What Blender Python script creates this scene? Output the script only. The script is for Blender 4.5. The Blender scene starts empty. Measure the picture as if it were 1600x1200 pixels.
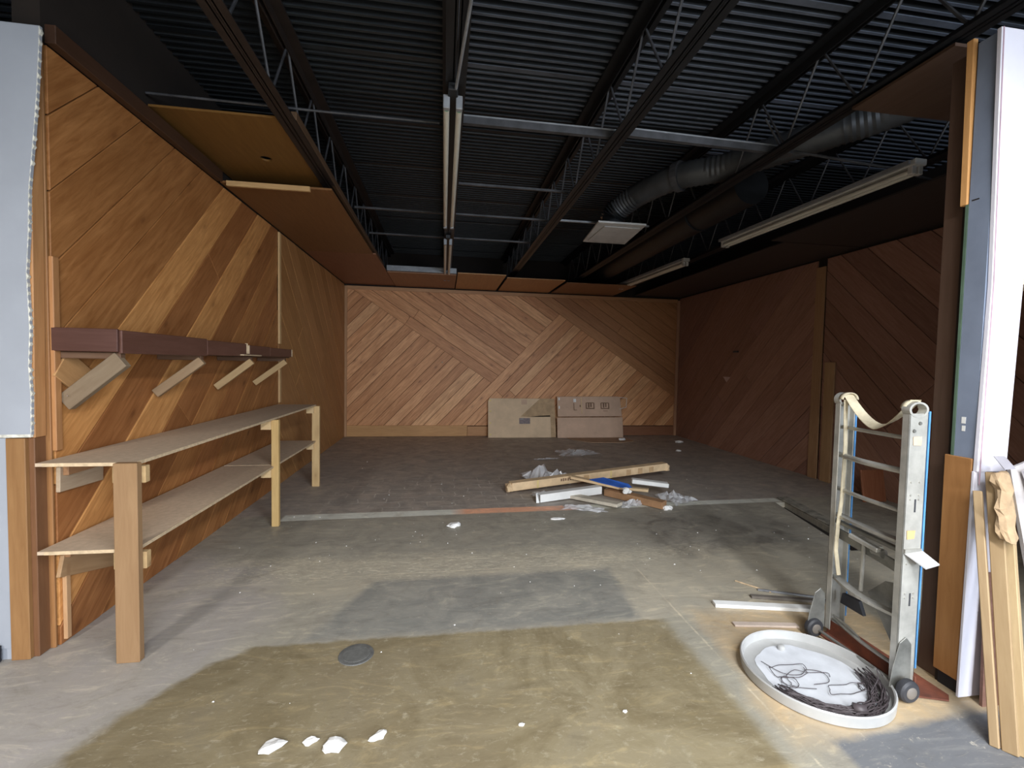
import bpy, bmesh, math, random
from mathutils import Vector, Matrix, noise
random.seed(7)
SC = bpy.context.scene
COL = SC.collection
R = math.radians

# ------------------------------------------------------------------ camera
def setup_camera():
    yaw, pitch, roll = R(8.65), R(-2.4), R(1.1)
    f = Vector((math.sin(yaw)*math.cos(pitch), math.cos(yaw)*math.cos(pitch), math.sin(pitch)))
    r = Vector((math.cos(yaw), -math.sin(yaw), 0))
    u = r.cross(f)
    r2 = r*math.cos(roll)+u*math.sin(roll)
    u2 = -r*math.sin(roll)+u*math.cos(roll)
    cd = bpy.data.cameras.new('camera'); co = bpy.data.objects.new('camera', cd)
    M = Matrix((r2, u2, -f)).transposed().to_4x4(); M.translation = (0, 0, 1.5)
    co.matrix_world = M
    cd.sensor_width = 36; cd.sensor_fit = 'HORIZONTAL'
    cd.lens = 705/1600*36; cd.clip_start = .05; cd.clip_end = 100
    COL.objects.link(co); SC.camera = co
setup_camera()

# ------------------------------------------------------------------ light and exposure
SC.view_settings.view_transform = 'Standard'; SC.view_settings.look = 'None'
SC.view_settings.gamma = 1; SC.view_settings.use_curve_mapping = False
SC.view_settings.exposure = 0.0
W = bpy.data.worlds.new('world'); SC.world = W; W.use_nodes = True
W.node_tree.nodes['Background'].inputs[0].default_value = (.62, .74, 1, 1)
W.node_tree.nodes['Background'].inputs[1].default_value = .06
def area(name, loc, size, energy, col, rot=(0, 0, 0), spread=180):
    l = bpy.data.lights.new(name, 'AREA'); l.shape = 'RECTANGLE'; l.size, l.size_y = size
    l.energy = energy; l.color = col; l.spread = R(spread)
    o = bpy.data.objects.new(name, l); o.location = loc; o.rotation_euler = tuple(R(a) for a in rot)
    COL.objects.link(o); return o
# the strip lights of the shop floor behind the photographer (they hang at 3.1 m, facing down), plus one added fill
area('shop_strip_light_right', (1.45, -0.7, 3.05), (.25, 2.4), 190, (.93, .96, 1))
area('shop_strip_light_left', (-0.7, -1.7, 3.05), (.25, 2.4), 55, (1, .95, .86))
area('fill_light_far_left', (-2.7, -3.4, 3.05), (.25, 3.6), 430, (1, .96, .9))  # unseen fill added to bring light onto the right wall
area('shop_strip_light_far', (1.2, -4.6, 3.05), (.25, 4.8), 720, (.95, .97, 1))
# daylight from the shop front, low, far behind to the right
area('shop_front_daylight', (3.4, -5.6, 1.6), (3.0, 2.2), 520, (.78, .88, 1), rot=(90, 0, 18))

# ------------------------------------------------------------------ materials
class G:
    def __init__(s, name):
        s.m = bpy.data.materials.new(name); s.m.use_nodes = True
        s.t = s.m.node_tree; s.n = s.t.nodes; s.b = s.n['Principled BSDF']
        s.out = s.n['Material Output']
    def new(s, t, **kw):
        n = s.n.new(t)
        for k, v in kw.items(): setattr(n, k, v)
        return n
    def link(s, a, b): s.t.links.new(a, b)
    def put(s, sock, v):
        if hasattr(v, 'is_linked') or isinstance(v, bpy.types.NodeSocket): s.link(v, sock)
        else: sock.default_value = v
    def math(s, op, a, b=None, c=None, clamp=False):
        n = s.new('ShaderNodeMath', operation=op, use_clamp=clamp)
        s.put(n.inputs[0], a)
        if b is not None: s.put(n.inputs[1], b)
        if c is not None: s.put(n.inputs[2], c)
        return n.outputs[0]
    def mix(s, f, a, b, mode='MIX'):
        n = s.new('ShaderNodeMix', data_type='RGBA', blend_type=mode)
        s.put(n.inputs[0], f)
        for sock, v in ((n.inputs[6], a), (n.inputs[7], b)):
            if isinstance(v, tuple): v = (*v[:3], 1)
            s.put(sock, v)
        return n.outputs[2]
    def noise(s, vec, scale, detail=3, rough=.55, dist=0, col=False):
        n = s.new('ShaderNodeTexNoise'); n.inputs['Scale'].default_value = scale
        n.inputs['Detail'].default_value = detail; n.inputs['Roughness'].default_value = rough
        n.inputs['Distortion'].default_value = dist
        if vec is not None: s.link(vec, n.inputs['Vector'])
        return n.outputs['Color' if col else 'Fac']
    def ramp(s, v, a, b, lo=0., hi=1.):
        n = s.new('ShaderNodeMapRange', clamp=True); n.inputs[1].default_value = a; n.inputs[2].default_value = b
        n.inputs[3].default_value = lo; n.inputs[4].default_value = hi; s.link(v, n.inputs[0]); return n.outputs[0]
    def coord(s, scale=(1, 1, 1), kind='Object', rnd=False):
        tc = s.new('ShaderNodeTexCoord'); v = tc.outputs[kind]
        if rnd:
            oi = s.new('ShaderNodeObjectInfo')
            m = s.new('ShaderNodeVectorMath', operation='SCALE'); m.inputs[0].default_value = (37, 11, 23)
            s.link(oi.outputs['Random'], m.inputs['Scale'])
            a = s.new('ShaderNodeVectorMath', operation='ADD'); s.link(v, a.inputs[0]); s.link(m.outputs[0], a.inputs[1]); v = a.outputs[0]
        mp = s.new('ShaderNodeMapping'); s.link(v, mp.inputs[0]); mp.inputs['Scale'].default_value = scale
        return mp.outputs[0]
    def bump(s, h, strength=.3, dist=.01):
        n = s.new('ShaderNodeBump'); n.inputs['Strength'].default_value = strength; n.inputs['Distance'].default_value = dist
        s.link(h, n.inputs['Height']); s.link(n.outputs[0], s.b.inputs['Normal'])

def simple(name, col, rough=.6, metal=0, var=.18, scale=8, bump=.0, spec=.5, col2=None):
    g = G(name); v = g.coord(rnd=True)
    n = g.noise(v, scale, 4, .6)
    c2 = col2 or tuple(c*(1-var*1.6) for c in col)
    c1 = tuple(min(1, c*(1+var*.5)) for c in col)
    g.link(g.mix(g.ramp(n, .3, .7), c1, c2), g.b.inputs['Base Color'])
    g.b.inputs['Roughness'].default_value = rough; g.b.inputs['Metallic'].default_value = metal
    g.b.inputs['Specular IOR Level'].default_value = spec
    if bump: g.bump(g.noise(v, scale*6, 3), bump, .005)
    return g.m

def wood(name, knots=True, rough=.5, tint=(1, 1, 1), grain=.35, usecol=True):
    """tone of each board comes from its own object colour; grain runs along local x"""
    g = G(name)
    v = g.coord((1.6, 16, 16), rnd=True)
    fine = g.noise(v, 2.2, 5, .65, .6)
    v2 = g.coord((.8, 5, 5), rnd=True)
    broad = g.noise(v2, 1.3, 3, .5, 1.2)
    if usecol:
        oi = g.new('ShaderNodeObjectInfo'); base = oi.outputs['Color']
    else:
        rgb = g.new('ShaderNodeRGB'); rgb.outputs[0].default_value = (*tint, 1); base = rgb.outputs[0]
    dark = g.mix(1.0, base, (1-.5*grain, 1-.75*grain, 1-grain), 'MULTIPLY')
    light = g.mix(1.0, base, (1+.45*grain, 1+.4*grain, 1+.3*grain), 'MULTIPLY')
    c = g.mix(g.ramp(fine, .32, .68), dark, light)
    c = g.mix(g.ramp(broad, .45, .72, 0, .5), c, dark)
    c = g.mix(g.ramp(broad, .2, .38, .45, 0), c, light)
    if knots:
        vk = g.coord((1.0, 2.2, 2.2), rnd=True)
        vo = g.new('ShaderNodeTexVoronoi'); vo.inputs['Scale'].default_value = 2.6; g.link(vk, vo.inputs['Vector'])
        k = g.ramp(vo.outputs['Distance'], .05, .12, 1, 0)
        c = g.mix(g.math('MULTIPLY', k, .72), c, g.mix(1.0, base, (.3, .2, .15), 'MULTIPLY'))
        ring = g.ramp(vo.outputs['Distance'], .1, .3, .4, 0)
        c = g.mix(ring, c, g.mix(1.0, base, (.6, .5, .42), 'MULTIPLY'))
    g.link(c, g.b.inputs['Base Color']); g.b.inputs['Roughness'].default_value = rough
    g.b.inputs['Specular IOR Level'].default_value = .35
    g.bump(fine, .15, .003)
    return g.m

M = {}
M['plank'] = wood('knotty_pine_boards', grain=.5)
M['plank2'] = wood('smooth_stained_boards', knots=False)
M['ply'] = wood('plywood', knots=False, usecol=True, grain=.25)
M['pine'] = wood('raw_pine', knots=True, usecol=True, grain=.2, rough=.7)
M['backing'] = simple('dark_gap', (.014, .008, .005), .9)
M['darkwood'] = wood('dark_stained_wood', knots=False, usecol=True, grain=.3, rough=.45)
M['particle'] = simple('particle_board', (.56, .43, .31), .8, scale=30, var=.12, bump=.1, col2=(.48, .37, .265))
M['edge'] = simple('raw_board_edge', (.62, .47, .30), .8, scale=40)
M['white'] = simple('white_drywall', (.68, .665, .74), .75, var=.05, scale=3)
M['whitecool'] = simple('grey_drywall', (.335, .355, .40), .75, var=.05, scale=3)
M['ragged'] = simple('torn_drywall_edge', (.72, .70, .62), .95, var=.25, scale=40, bump=.4)
M['blue'] = simple('slate_blue_paint', (.21, .25, .335), .45, var=.1, scale=5)
M['green'] = simple('green_metal_edge', (.10, .16, .11), .5)
M['black'] = simple('black_deck_paint', (.007, .009, .012), .55, var=.3, scale=6)
M['steel'] = simple('dark_joist_steel', (.006, .007, .009), .5, var=.3, scale=6)
M['rod'] = simple('dusty_joist_rod', (.06, .06, .066), .55, var=.4, scale=6)
M['brownsteel'] = simple('primer_brown_steel', (.020, .012, .009), .6, var=.3)
M['conduit'] = simple('galvanised_conduit', (.30, .31, .33), .45, metal=.3, var=.2)
M['tube'] = simple('unlit_fluorescent_tube', (.62, .60, .53), .3, var=.06)
M['tubecap'] = simple('metal_tube_cap', (.5, .5, .5), .3, metal=.8)
M['fixwhite'] = simple('white_fixture_enamel', (.50, .49, .47), .4, var=.1)
M['green2'] = simple('green_tube_glint', (.1, .55, .35), .4)  # green glint put in as colour on the near tube ends
M['duct'] = simple('dusty_flexible_duct', (.062, .065, .07), .5, metal=.3, var=.3, scale=4)
M['foil'] = simple('bare_foil_duct', (.20, .21, .22), .22, metal=.9, var=.1)
M['diffuser'] = simple('white_diffuser', (.46, .45, .44), .5, var=.12)
M['alu'] = simple('scuffed_aluminium', (.50, .49, .45), .42, metal=.45, var=.22, scale=7, bump=.05)
M['aludark'] = simple('dull_aluminium', (.25, .25, .23), .5, metal=.5, var=.3, scale=9)
M['bluestrip'] = simple('blue_protective_edge', (.10, .30, .62), .4)
M['strap'] = simple('canvas_strap', (.62, .54, .38), .9, var=.2, scale=14, bump=.2)
M['rubber'] = simple('black_rubber', (.035, .036, .042), .6)
M['hub'] = simple('grey_wheel_hub', (.17, .15, .13), .6)
M['rust'] = simple('rusty_red_steel', (.20, .062, .034), .7, var=.4, scale=9, bump=.2, col2=(.09, .035, .025))
M['sticker'] = simple('orange_sticker', (.75, .43, .18), .6)
M['galv'] = simple('pale_enamel_tray', (.46, .46, .45), .35, metal=.1, var=.12, scale=5)
M['dust'] = simple('white_dust', (.62, .64, .68), .9, var=.1, scale=9)
M['wire'] = simple('dark_wire', (.085, .070, .075), .5, var=.3)
M['kraft'] = simple('kraft_cardboard', (.72, .54, .36), .85, var=.1, scale=4)
M['kraftpink'] = simple('brown_cardboard', (.62, .43, .31), .85, var=.1, scale=4)
M['kraftlight'] = simple('light_tan_cardboard', (.72, .52, .31), .8, var=.15, scale=7)
M['ink'] = simple('faded_brown_print', (.22, .13, .08), .8)
M['label'] = simple('grey_label', (.24, .19, .19), .6, var=.3, scale=30)
M['paper'] = simple('white_paper', (.82, .82, .80), .7, var=.05)
M['tape'] = simple('yellow_tape', (.75, .58, .25), .5)
M['beigeboard'] = simple('pale_beige_board', (.66, .60, .49), .8)
M['bluefilm'] = simple('blue_plastic', (.05, .16, .62), .4)
M['debris'] = simple('plaster_crumb', (.85, .84, .82), .9, var=.12, scale=20, bump=.3)
M['drain'] = simple('dark_drain_plug', (.12, .12, .115), .6, var=.2, scale=20)
M['blackplastic'] = simple('black_plastic', (.012, .013, .02), .5)
M['nail'] = simple('bright_nail', (.9, .9, .85), .2, metal=1)

def plastic():
    g = G('clear_plastic_film'); g.b.inputs['Base Color'].default_value = (.72, .72, .74, 1)
    g.b.inputs['Roughness'].default_value = .25; g.b.inputs['Alpha'].default_value = .5
    g.b.inputs['Specular IOR Level'].default_value = .9
    return g.m
M['film'] = plastic()

def floor_mat():
    g = G('worn_concrete_floor')
    geo = g.new('ShaderNodeNewGeometry'); pos = geo.outputs['Position']
    def warp(amount, scale, detail=4):
        nc = g.noise(pos, scale, detail, .6, 0, True)
        a = g.new('ShaderNodeVectorMath', operation='SUBTRACT'); g.link(nc, a.inputs[0]); a.inputs[1].default_value = (.5, .5, .5)
        b = g.new('ShaderNodeVectorMath', operation='SCALE'); g.link(a.outputs[0], b.inputs[0]); b.inputs['Scale'].default_value = amount
        c = g.new('ShaderNodeVectorMath', operation='ADD'); g.link(pos, c.inputs[0]); g.link(b.outputs[0], c.inputs[1])
        s = g.new('ShaderNodeSeparateXYZ'); g.link(c.outputs[0], s.inputs[0]); return s.outputs[0], s.outputs[1]
    wide = warp(.30, 3.2); fine = warp(.05, 14); tiny = warp(.02, 30)
    def half(p, q, xy, soft):
        # 1 on the left of the line p->q
        dx, dy = q[0]-p[0], q[1]-p[1]; L = math.hypot(dx, dy); nx, ny = -dy/L, dx/L
        a = g.math('MULTIPLY', xy[0], nx); b = g.math('MULTIPLY_ADD', xy[1], ny, a)
        d = g.math('SUBTRACT', b, nx*p[0]+ny*p[1])
        return g.ramp(d, -soft, soft)
    def poly(pts, xy, soft=.02):   # convex, either direction
        m = None
        if sum(pts[i][0]*pts[(i+1) % len(pts)][1]-pts[(i+1) % len(pts)][0]*pts[i][1] for i in range(len(pts))) < 0: pts = pts[::-1]
        for i in range(len(pts)):
            h = half(pts[i], pts[(i+1) % len(pts)], xy, soft)
            m = h if m is None else g.math('MINIMUM', m, h)
        return m
    n1 = g.noise(pos, .9, 5, .6, .4); n2 = g.noise(pos, 4.5, 5, .65, .8); n3 = g.noise(pos, 16, 4, .7); n4 = g.noise(pos, 2.0, 5, .7, 1.5)
    c = g.mix(g.ramp(n2, .35, .65), (.36, .335, .275), (.26, .24, .20))
    c = g.mix(g.ramp(n1, .4, .62, 0, .5), c, (.38, .35, .29))
    # pale, scuffed strip of bare concrete across the doorway, and the right hand bay
    band = poly([(-2.2, 3.05), (1.3, 2.45), (3.2, 2.0), (4.4, 2.5), (3.9, 3.40), (1.45, 3.5), (-2.2, 3.60)], wide, .08)
    c = g.mix(g.math('MULTIPLY', band, g.ramp(n2, .36, .60, .35, .95)), c, (.43, .385, .30))
    # cool light grey on the left by the bench
    lft = poly([(-3.5, .5), (-1.55, 1.5), (-1.15, 2.35), (-.95, 2.75), (-1.2, 3.4), (-2.2, 3.9), (-3.5, 3.9)], wide, .12)
    c = g.mix(g.math('MULTIPLY', lft, g.ramp(n4, .33, .62, .95, .45)), c, (.37, .34, .32))
    # grey rectangle
    rect = poly([(-.72, 2.50), (1.18, 2.50), (1.24, 3.16), (-.45, 3.14)], fine, .03)
    c = g.mix(g.math('MULTIPLY', rect, .85), c, g.mix(g.ramp(n2, .4, .62), (.20, .20, .185), (.27, .26, .23)))
    # olive brown painted slab
    oxy = (wide[0], fine[1])
    olive = g.math('MULTIPLY', poly([(-1.45, 0), (-1.38, 1.9), (-1.15, 2.30), (-.85, 2.60), (1.45, 2.60), (1.45, 0)], wide, .03),
                   g.math('MULTIPLY', half((3, 2.47), (-3, 2.47), fine, .012), half((1.36, 0), (1.33, 3), fine, .03)))
    oc = g.mix(g.ramp(n4, .38, .62), (.195, .155, .085), (.285, .238, .145))
    oc = g.mix(g.math('MULTIPLY', half((-.4, 0), (-.5, 3), wide, .8), .55), oc, (.15, .115, .062))
    oc = g.mix(g.ramp(n1, .45, .65, 0, .6), oc, (.20, .16, .10))
    oc = g.mix(g.ramp(n3, .58, .72, 0, .35), oc, (.42, .38, .26))
    c = g.mix(g.math('MULTIPLY', olive, .94), c, oc)
    # strip of lighter slab to the right of the olive paint
    st = poly([(1.36, .3), (1.52, .3), (1.47, 2.5), (1.30, 2.5)], fine, .03)
    c = g.mix(g.math('MULTIPLY', st, .6), c, (.32, .30, .24))
    # tan dust round the tray
    dust = poly([(1.42, 1.55), (2.6, 1.62), (2.6, 2.55), (1.55, 2.5)], wide, .07)
    c = g.mix(g.math('MULTIPLY', dust, g.ramp(n2, .35, .6, .55, .95)), c, (.50, .37, .22))
    # slate paint of the shop side, lower right
    bl = g.math('MULTIPLY', poly([(1.58, -1), (6, -1), (6, 1.7), (2.2, 1.60), (1.58, 1.54)], fine, .02), 1.0)
    blc = g.mix(g.ramp(n3, .62, .70), (.155, .16, .17), (.45, .42, .36))
    c = g.mix(bl, c, blc)
    # dark floor of the back half beyond the paint line
    dark = half((-2.0, 4.58), (3.9, 4.69), fine, .015)
    dc = g.mix(g.ramp(n2, .35, .65), (.40, .35, .305), (.30, .27, .24))
    br = g.new('ShaderNodeTexBrick'); br.offset = .5; br.inputs['Scale'].default_value = 1.0
    br.inputs['Brick Width'].default_value = .30; br.inputs['Row Height'].default_value = .17; br.inputs['Mortar Size'].default_value = .006
    wv = g.new('ShaderNodeCombineXYZ'); g.link(g.math('MULTIPLY_ADD', wide[0], .35, g.math('MULTIPLY', fine[0], .65)), wv.inputs[0]); g.link(g.math('MULTIPLY_ADD', wide[1], .3, g.math('MULTIPLY', fine[1], .7)), wv.inputs[1]); g.link(wv.outputs[0], br.inputs['Vector'])
    cr = g.math('MULTIPLY', br.outputs['Fac'], poly([(-1.3, 4.75), (1.0, 4.75), (.8, 5.9), (-1.0, 5.9)], wide, .25))
    cr = g.math('MULTIPLY', cr, g.ramp(n4, .42, .58, 0, .8))
    dc = g.mix(cr, dc, (.66, .61, .54))
    c = g.mix(dark, c, dc)
    # dark scuffed patch, right
    pt = poly([(1.9, 3.35), (3.2, 3.4), (3.4, 3.9), (2.6, 4.4), (1.7, 4.2)], wide, .15)
    c = g.mix(g.math('MULTIPLY', pt, g.ramp(n2, .38, .6, .75, .1)), c, (.10, .09, .08))
    # paint line with its orange stretch
    line = g.math('MULTIPLY', poly([(-1.5, 4.43), (3.85, 4.58), (3.85, 4.71), (-1.5, 4.60)], tiny, .01), g.ramp(n2, .3, .5, .5, .95))
    lc = g.mix(half((.17, 6), (.17, 3), fine, .06), (.38, .38, .33), (.68, .29, .15))
    # orange only between x .17 and 1.4
    og = g.math('MULTIPLY', half((.17, 6), (.17, 3), fine, .08), half((1.42, 3), (1.42, 6), fine, .05))
    lc = g.mix(og, (.72, .72, .64), (.90, .46, .29))
    c = g.mix(line, c, lc)
    # chalky joints
    j1 = poly([(1.430, .8), (1.440, .8), (1.452, 3.26), (1.442, 3.26)], tiny, .004)
    j2 = poly([(-.9, 3.225), (1.45, 3.246), (1.45, 3.258), (-.9, 3.235)], tiny, .004)
    jj = g.math('MULTIPLY', g.math('MAXIMUM', j1, j2), g.ramp(n4, .42, .55, .05, .7))
    c = g.mix(jj, c, (.62, .54, .40))
    # general blotches, drips, white specks
    st2 = g.new('ShaderNodeMapping'); st2.inputs['Scale'].default_value = (1.0, 3.2, 1); st2.inputs['Rotation'].default_value = (0, 0, .12); g.link(pos, st2.inputs[0])
    n5 = g.noise(st2.outputs[0], 3.0, 6, .72, 1.8); n6 = g.noise(st2.outputs[0], 9, 5, .7, 2.5)
    c = g.mix(g.ramp(n5, .54, .66, 0, .42), c, g.mix(1.0, c, (1.75, 1.68, 1.5), 'MULTIPLY'))
    c = g.mix(g.ramp(n5, .34, .46, .42, 0), c, g.mix(1.0, c, (.66, .64, .62), 'MULTIPLY'))
    chalk = g.math('MULTIPLY', poly([(-1.5, 3.18), (1.6, 3.18), (2.2, 3.5), (-1.7, 3.62)], wide, .08), g.ramp(n6, .50, .60, 0, .6))
    c = g.mix(chalk, c, (.66, .60, .46))
    c = g.mix(g.ramp(n6, .58, .70, 0, .28), c, (.60, .54, .42))
    c = g.mix(g.ramp(n3, .6, .78, 0, .22), c, (.55, .50, .40))
    c = g.mix(g.ramp(n4, .56, .72, 0, .30), c, (.12, .105, .085))
    g.link(c, g.b.inputs['Base Color'])
    g.link(g.ramp(n2, .3, .7, .42, .7), g.b.inputs['Roughness'])
    g.b.inputs['Specular IOR Level'].default_value = .35
    g.bump(g.math('MULTIPLY_ADD', n3, .4, n2), .22, .01)
    return g.m
M['floor'] = floor_mat()

# ------------------------------------------------------------------ mesh helpers
class MB:
    def __init__(s): s.v = []; s.f = []; s.smooth = False
    def add(s, vs, fs):
        o = len(s.v); s.v += [Vector(v) for v in vs]; s.f += [tuple(i+o for i in f) for f in fs]; return s
    def box(s, a, b):
        x0, y0, z0 = a; x1, y1, z1 = b
        return s.add([(x0,y0,z0),(x1,y0,z0),(x1,y1,z0),(x0,y1,z0),(x0,y0,z1),(x1,y0,z1),(x1,y1,z1),(x0,y1,z1)],
            [(0,3,2,1),(4,5,6,7),(0,1,5,4),(1,2,6,5),(2,3,7,6),(3,0,4,7)])
    def beam(s, a, b, w, t, up=(0,0,1)):
        a, b = Vector(a), Vector(b); d = (b-a).normalized(); u = Vector(up); u = (u-d*u.dot(d)).normalized(); r = d.cross(u)
        vs = [p+r*w*.5*i+u*t*.5*j for p in (a, b) for i, j in ((-1,-1),(1,-1),(1,1),(-1,1))]
        return s.add(vs, [(0,1,2,3),(7,6,5,4),(0,4,5,1),(1,5,6,2),(2,6,7,3),(3,7,4,0)])
    def tube(s, pts, r, n=8, cap=True, closed=False):
        pts = [Vector(p) for p in pts]; rs = r if isinstance(r, (list, tuple)) else [r]*len(pts); o = len(s.v); m = len(pts)
        pu = None
        for i, p in enumerate(pts):
            if closed: d = pts[(i+1) % m]-pts[i-1]
            else: d = pts[min(i+1, m-1)]-pts[max(i-1, 0)]
            d.normalize()
            if pu is None:
                pu = Vector((0,0,1)) if abs(d.z) < .9 else Vector((1,0,0))
            pu = (pu-d*pu.dot(d)).normalized(); q = d.cross(pu)
            s.v += [p+(pu*math.cos(2*math.pi*k/n)+q*math.sin(2*math.pi*k/n))*rs[i] for k in range(n)]
        for i in range(m if closed else m-1):
            for k in range(n):
                a = o+i*n+k; b = o+i*n+(k+1) % n; c = o+((i+1) % m)*n+(k+1) % n; e = o+((i+1) % m)*n+k
                s.f.append((a, b, c, e))
        if cap and not closed:
            s.f.append(tuple(o+k for k in range(n))[::-1]); s.f.append(tuple(o+(m-1)*n+k for k in range(n)))
        return s
    def lathe(s, prof, c, axis='z', n=40):
        o = len(s.v); c = Vector(c)
        for (r, h) in prof:
            for k in range(n):
                a = 2*math.pi*k/n; x, y = r*math.cos(a), r*math.sin(a)
                s.v.append(c+(Vector((x, y, h)) if axis == 'z' else Vector((x, h, y)) if axis == 'y' else Vector((h, x, y))))
        for i in range(len(prof)-1):
            for k in range(n):
                s.f.append((o+i*n+k, o+i*n+(k+1) % n, o+(i+1)*n+(k+1) % n, o+(i+1)*n+k))
        s.f.append(tuple(o+k for k in range(n))[::-1]); s.f.append(tuple(o+(len(prof)-1)*n+k for k in range(n)))
        return s
    def slab(s, pts, n, t):
        """planar polygon pts thickened by t along n"""
        m = len(pts); n = Vector(n).normalized(); P = [Vector(p) for p in pts]; o = len(s.v)
        s.v += P+[p+n*t for p in P]
        s.f.append(tuple(o+i for i in range(m))[::-1]); s.f.append(tuple(o+m+i for i in range(m)))
        for i in range(m): j = (i+1) % m; s.f.append((o+i, o+j, o+m+j, o+m+i))
        return s
    def build(s, name, mat, parent=None, frame=None, color=None, bevel=0, smooth=False, origin=None):
        if frame is None:
            if parent is not None and origin is None: frame = WM[parent.name]
            else:
                if origin is None:
                    xs = [v.x for v in s.v]; ys = [v.y for v in s.v]; zs = [v.z for v in s.v]
                    origin = ((min(xs)+max(xs))/2, (min(ys)+max(ys))/2, min(zs))
                frame = Matrix.Translation(origin)
        inv = frame.inverted()
        me = bpy.data.meshes.new(name); me.from_pydata([inv @ v for v in s.v], [], s.f)
        bm = bmesh.new(); bm.from_mesh(me); bmesh.ops.recalc_face_normals(bm, faces=bm.faces)
        bm.to_mesh(me); bm.free()
        me.materials.append(mat)
        if smooth:
            for p in me.polygons: p.use_smooth = True
        o = bpy.data.objects.new(name, me); COL.objects.link(o)
        if parent is not None:
            o.parent = parent; o.matrix_local = WM[parent.name].inverted() @ frame
        else: o.matrix_local = frame
        WM[o.name] = frame.copy()
        if color: o.color = (*color, 1)
        if bevel:
            b = o.modifiers.new('bevel', 'BEVEL'); b.width = bevel; b.segments = 1; b.limit_method = 'ANGLE'
        if smooth == 'auto':
            for p in me.polygons: p.use_smooth = True
            e = o.modifiers.new('edge', 'EDGE_SPLIT'); e.split_angle = R(35)
        return o
WM = {}
def thing(name, loc, label, cat, group=None):
    o = bpy.data.objects.new(name, None); COL.objects.link(o); o.location = loc; o.empty_display_size = .05
    WM[o.name] = Matrix.Translation(loc); return tag(o, label, cat, group)
def tag(o, label, cat, group=None):
    o['label'] = label; o['category'] = cat
    if group: o['group'] = group
    return o
def struct(o): o['kind'] = 'structure'; return o
def root(name, loc=(0, 0, 0)):
    o = bpy.data.objects.new(name, None); COL.objects.link(o); o.location = loc; WM[o.name] = Matrix.Translation(loc)
    return struct(o)
def bar(name, a, b, w, t, mat, parent=None, up=(0, 0, 1), color=None, bevel=.003):
    """a stick with its own frame: local x along it, so the grain runs along"""
    a, b = Vector(a), Vector(b); d = (b-a); L = d.length; d.normalize()
    u = Vector(up); u = (u-d*u.dot(d)).normalized(); r = d.cross(u)
    fr = Matrix((d, -r, u)).transposed().to_4x4(); fr.translation = a
    m = MB(); m.beam(a, b, w, t, up)
    return m.build(name, mat, parent, frame=fr, color=color, bevel=bevel)

def clip(poly, p, n):
    out = []
    for i in range(len(poly)):
        a, b = poly[i], poly[(i+1) % len(poly)]
        da = (a[0]-p[0])*n[0]+(a[1]-p[1])*n[1]; db = (b[0]-p[0])*n[0]+(b[1]-p[1])*n[1]
        if da >= 0: out.append(a)
        if (da >= 0) != (db >= 0):
            t = da/(da-db); out.append((a[0]+(b[0]-a[0])*t, a[1]+(b[1]-a[1])*t))
    return out
def parea(p): return abs(sum(p[i][0]*p[(i+1) % len(p)][1]-p[(i+1) % len(p)][0]*p[i][1] for i in range(len(p))))/2

def planks(parent, to3, normal, rect, ang, width, origin, clips, tone, mat, th=.018, gap=.006, ks=None):
    """boards at angle ang (2-D wall coords); strip k covers origin + k*width across"""
    d = (math.cos(ang), math.sin(ang)); nn = (-d[1], d[0])
    x0, y0, x1, y1 = rect
    for k in range(-80, 80):
        if ks and not ks(k): continue
        lo, hi = k*width+gap/2, (k+1)*width-gap/2
        P = [(x0, y0), (x1, y0), (x1, y1), (x0, y1)]
        P = clip(P, (origin[0]+nn[0]*lo, origin[1]+nn[1]*lo), nn)
        if len(P) > 2: P = clip(P, (origin[0]+nn[0]*hi, origin[1]+nn[1]*hi), (-nn[0], -nn[1]))
        for (cp, cn) in clips:
            if len(P) > 2: P = clip(P, cp, cn)
        if len(P) < 3 or parea(P) < .004: continue
        # cut long boards once, at a random place, so that ends butt together
        ts = [(p[0]-origin[0])*d[0]+(p[1]-origin[1])*d[1] for p in P]
        parts = [P]
        if max(ts)-min(ts) > 2.6 and random.random() < .55:
            c = min(ts)+(max(ts)-min(ts))*random.uniform(.3, .7); q = (origin[0]+d[0]*c, origin[1]+d[1]*c)
            A = clip(P, (q[0]-d[0]*.002, q[1]-d[1]*.002), (-d[0], -d[1])); B = clip(P, (q[0]+d[0]*.002, q[1]+d[1]*.002), d)
            parts = [A, B]
        for j, Q in enumerate(parts):
            if len(Q) < 3 or parea(Q) < .004: continue
            cx = sum(p[0] for p in Q)/len(Q); cy = sum(p[1] for p in Q)/len(Q)
            t = th+random.uniform(-.003, .003); n3 = Vector(normal)
            m = MB(); m.slab([to3(*p) for p in Q], n3, t)
            X = (to3(cx+d[0], cy+d[1])-to3(cx, cy)).normalized(); Z = n3.normalized(); Y = Z.cross(X)
            fr = Matrix((X, Y, Z)).transposed().to_4x4(); fr.translation = to3(cx, cy)
            m.build('plank', mat, parent, frame=fr, color=tone(k, j), bevel=.0025)

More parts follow.
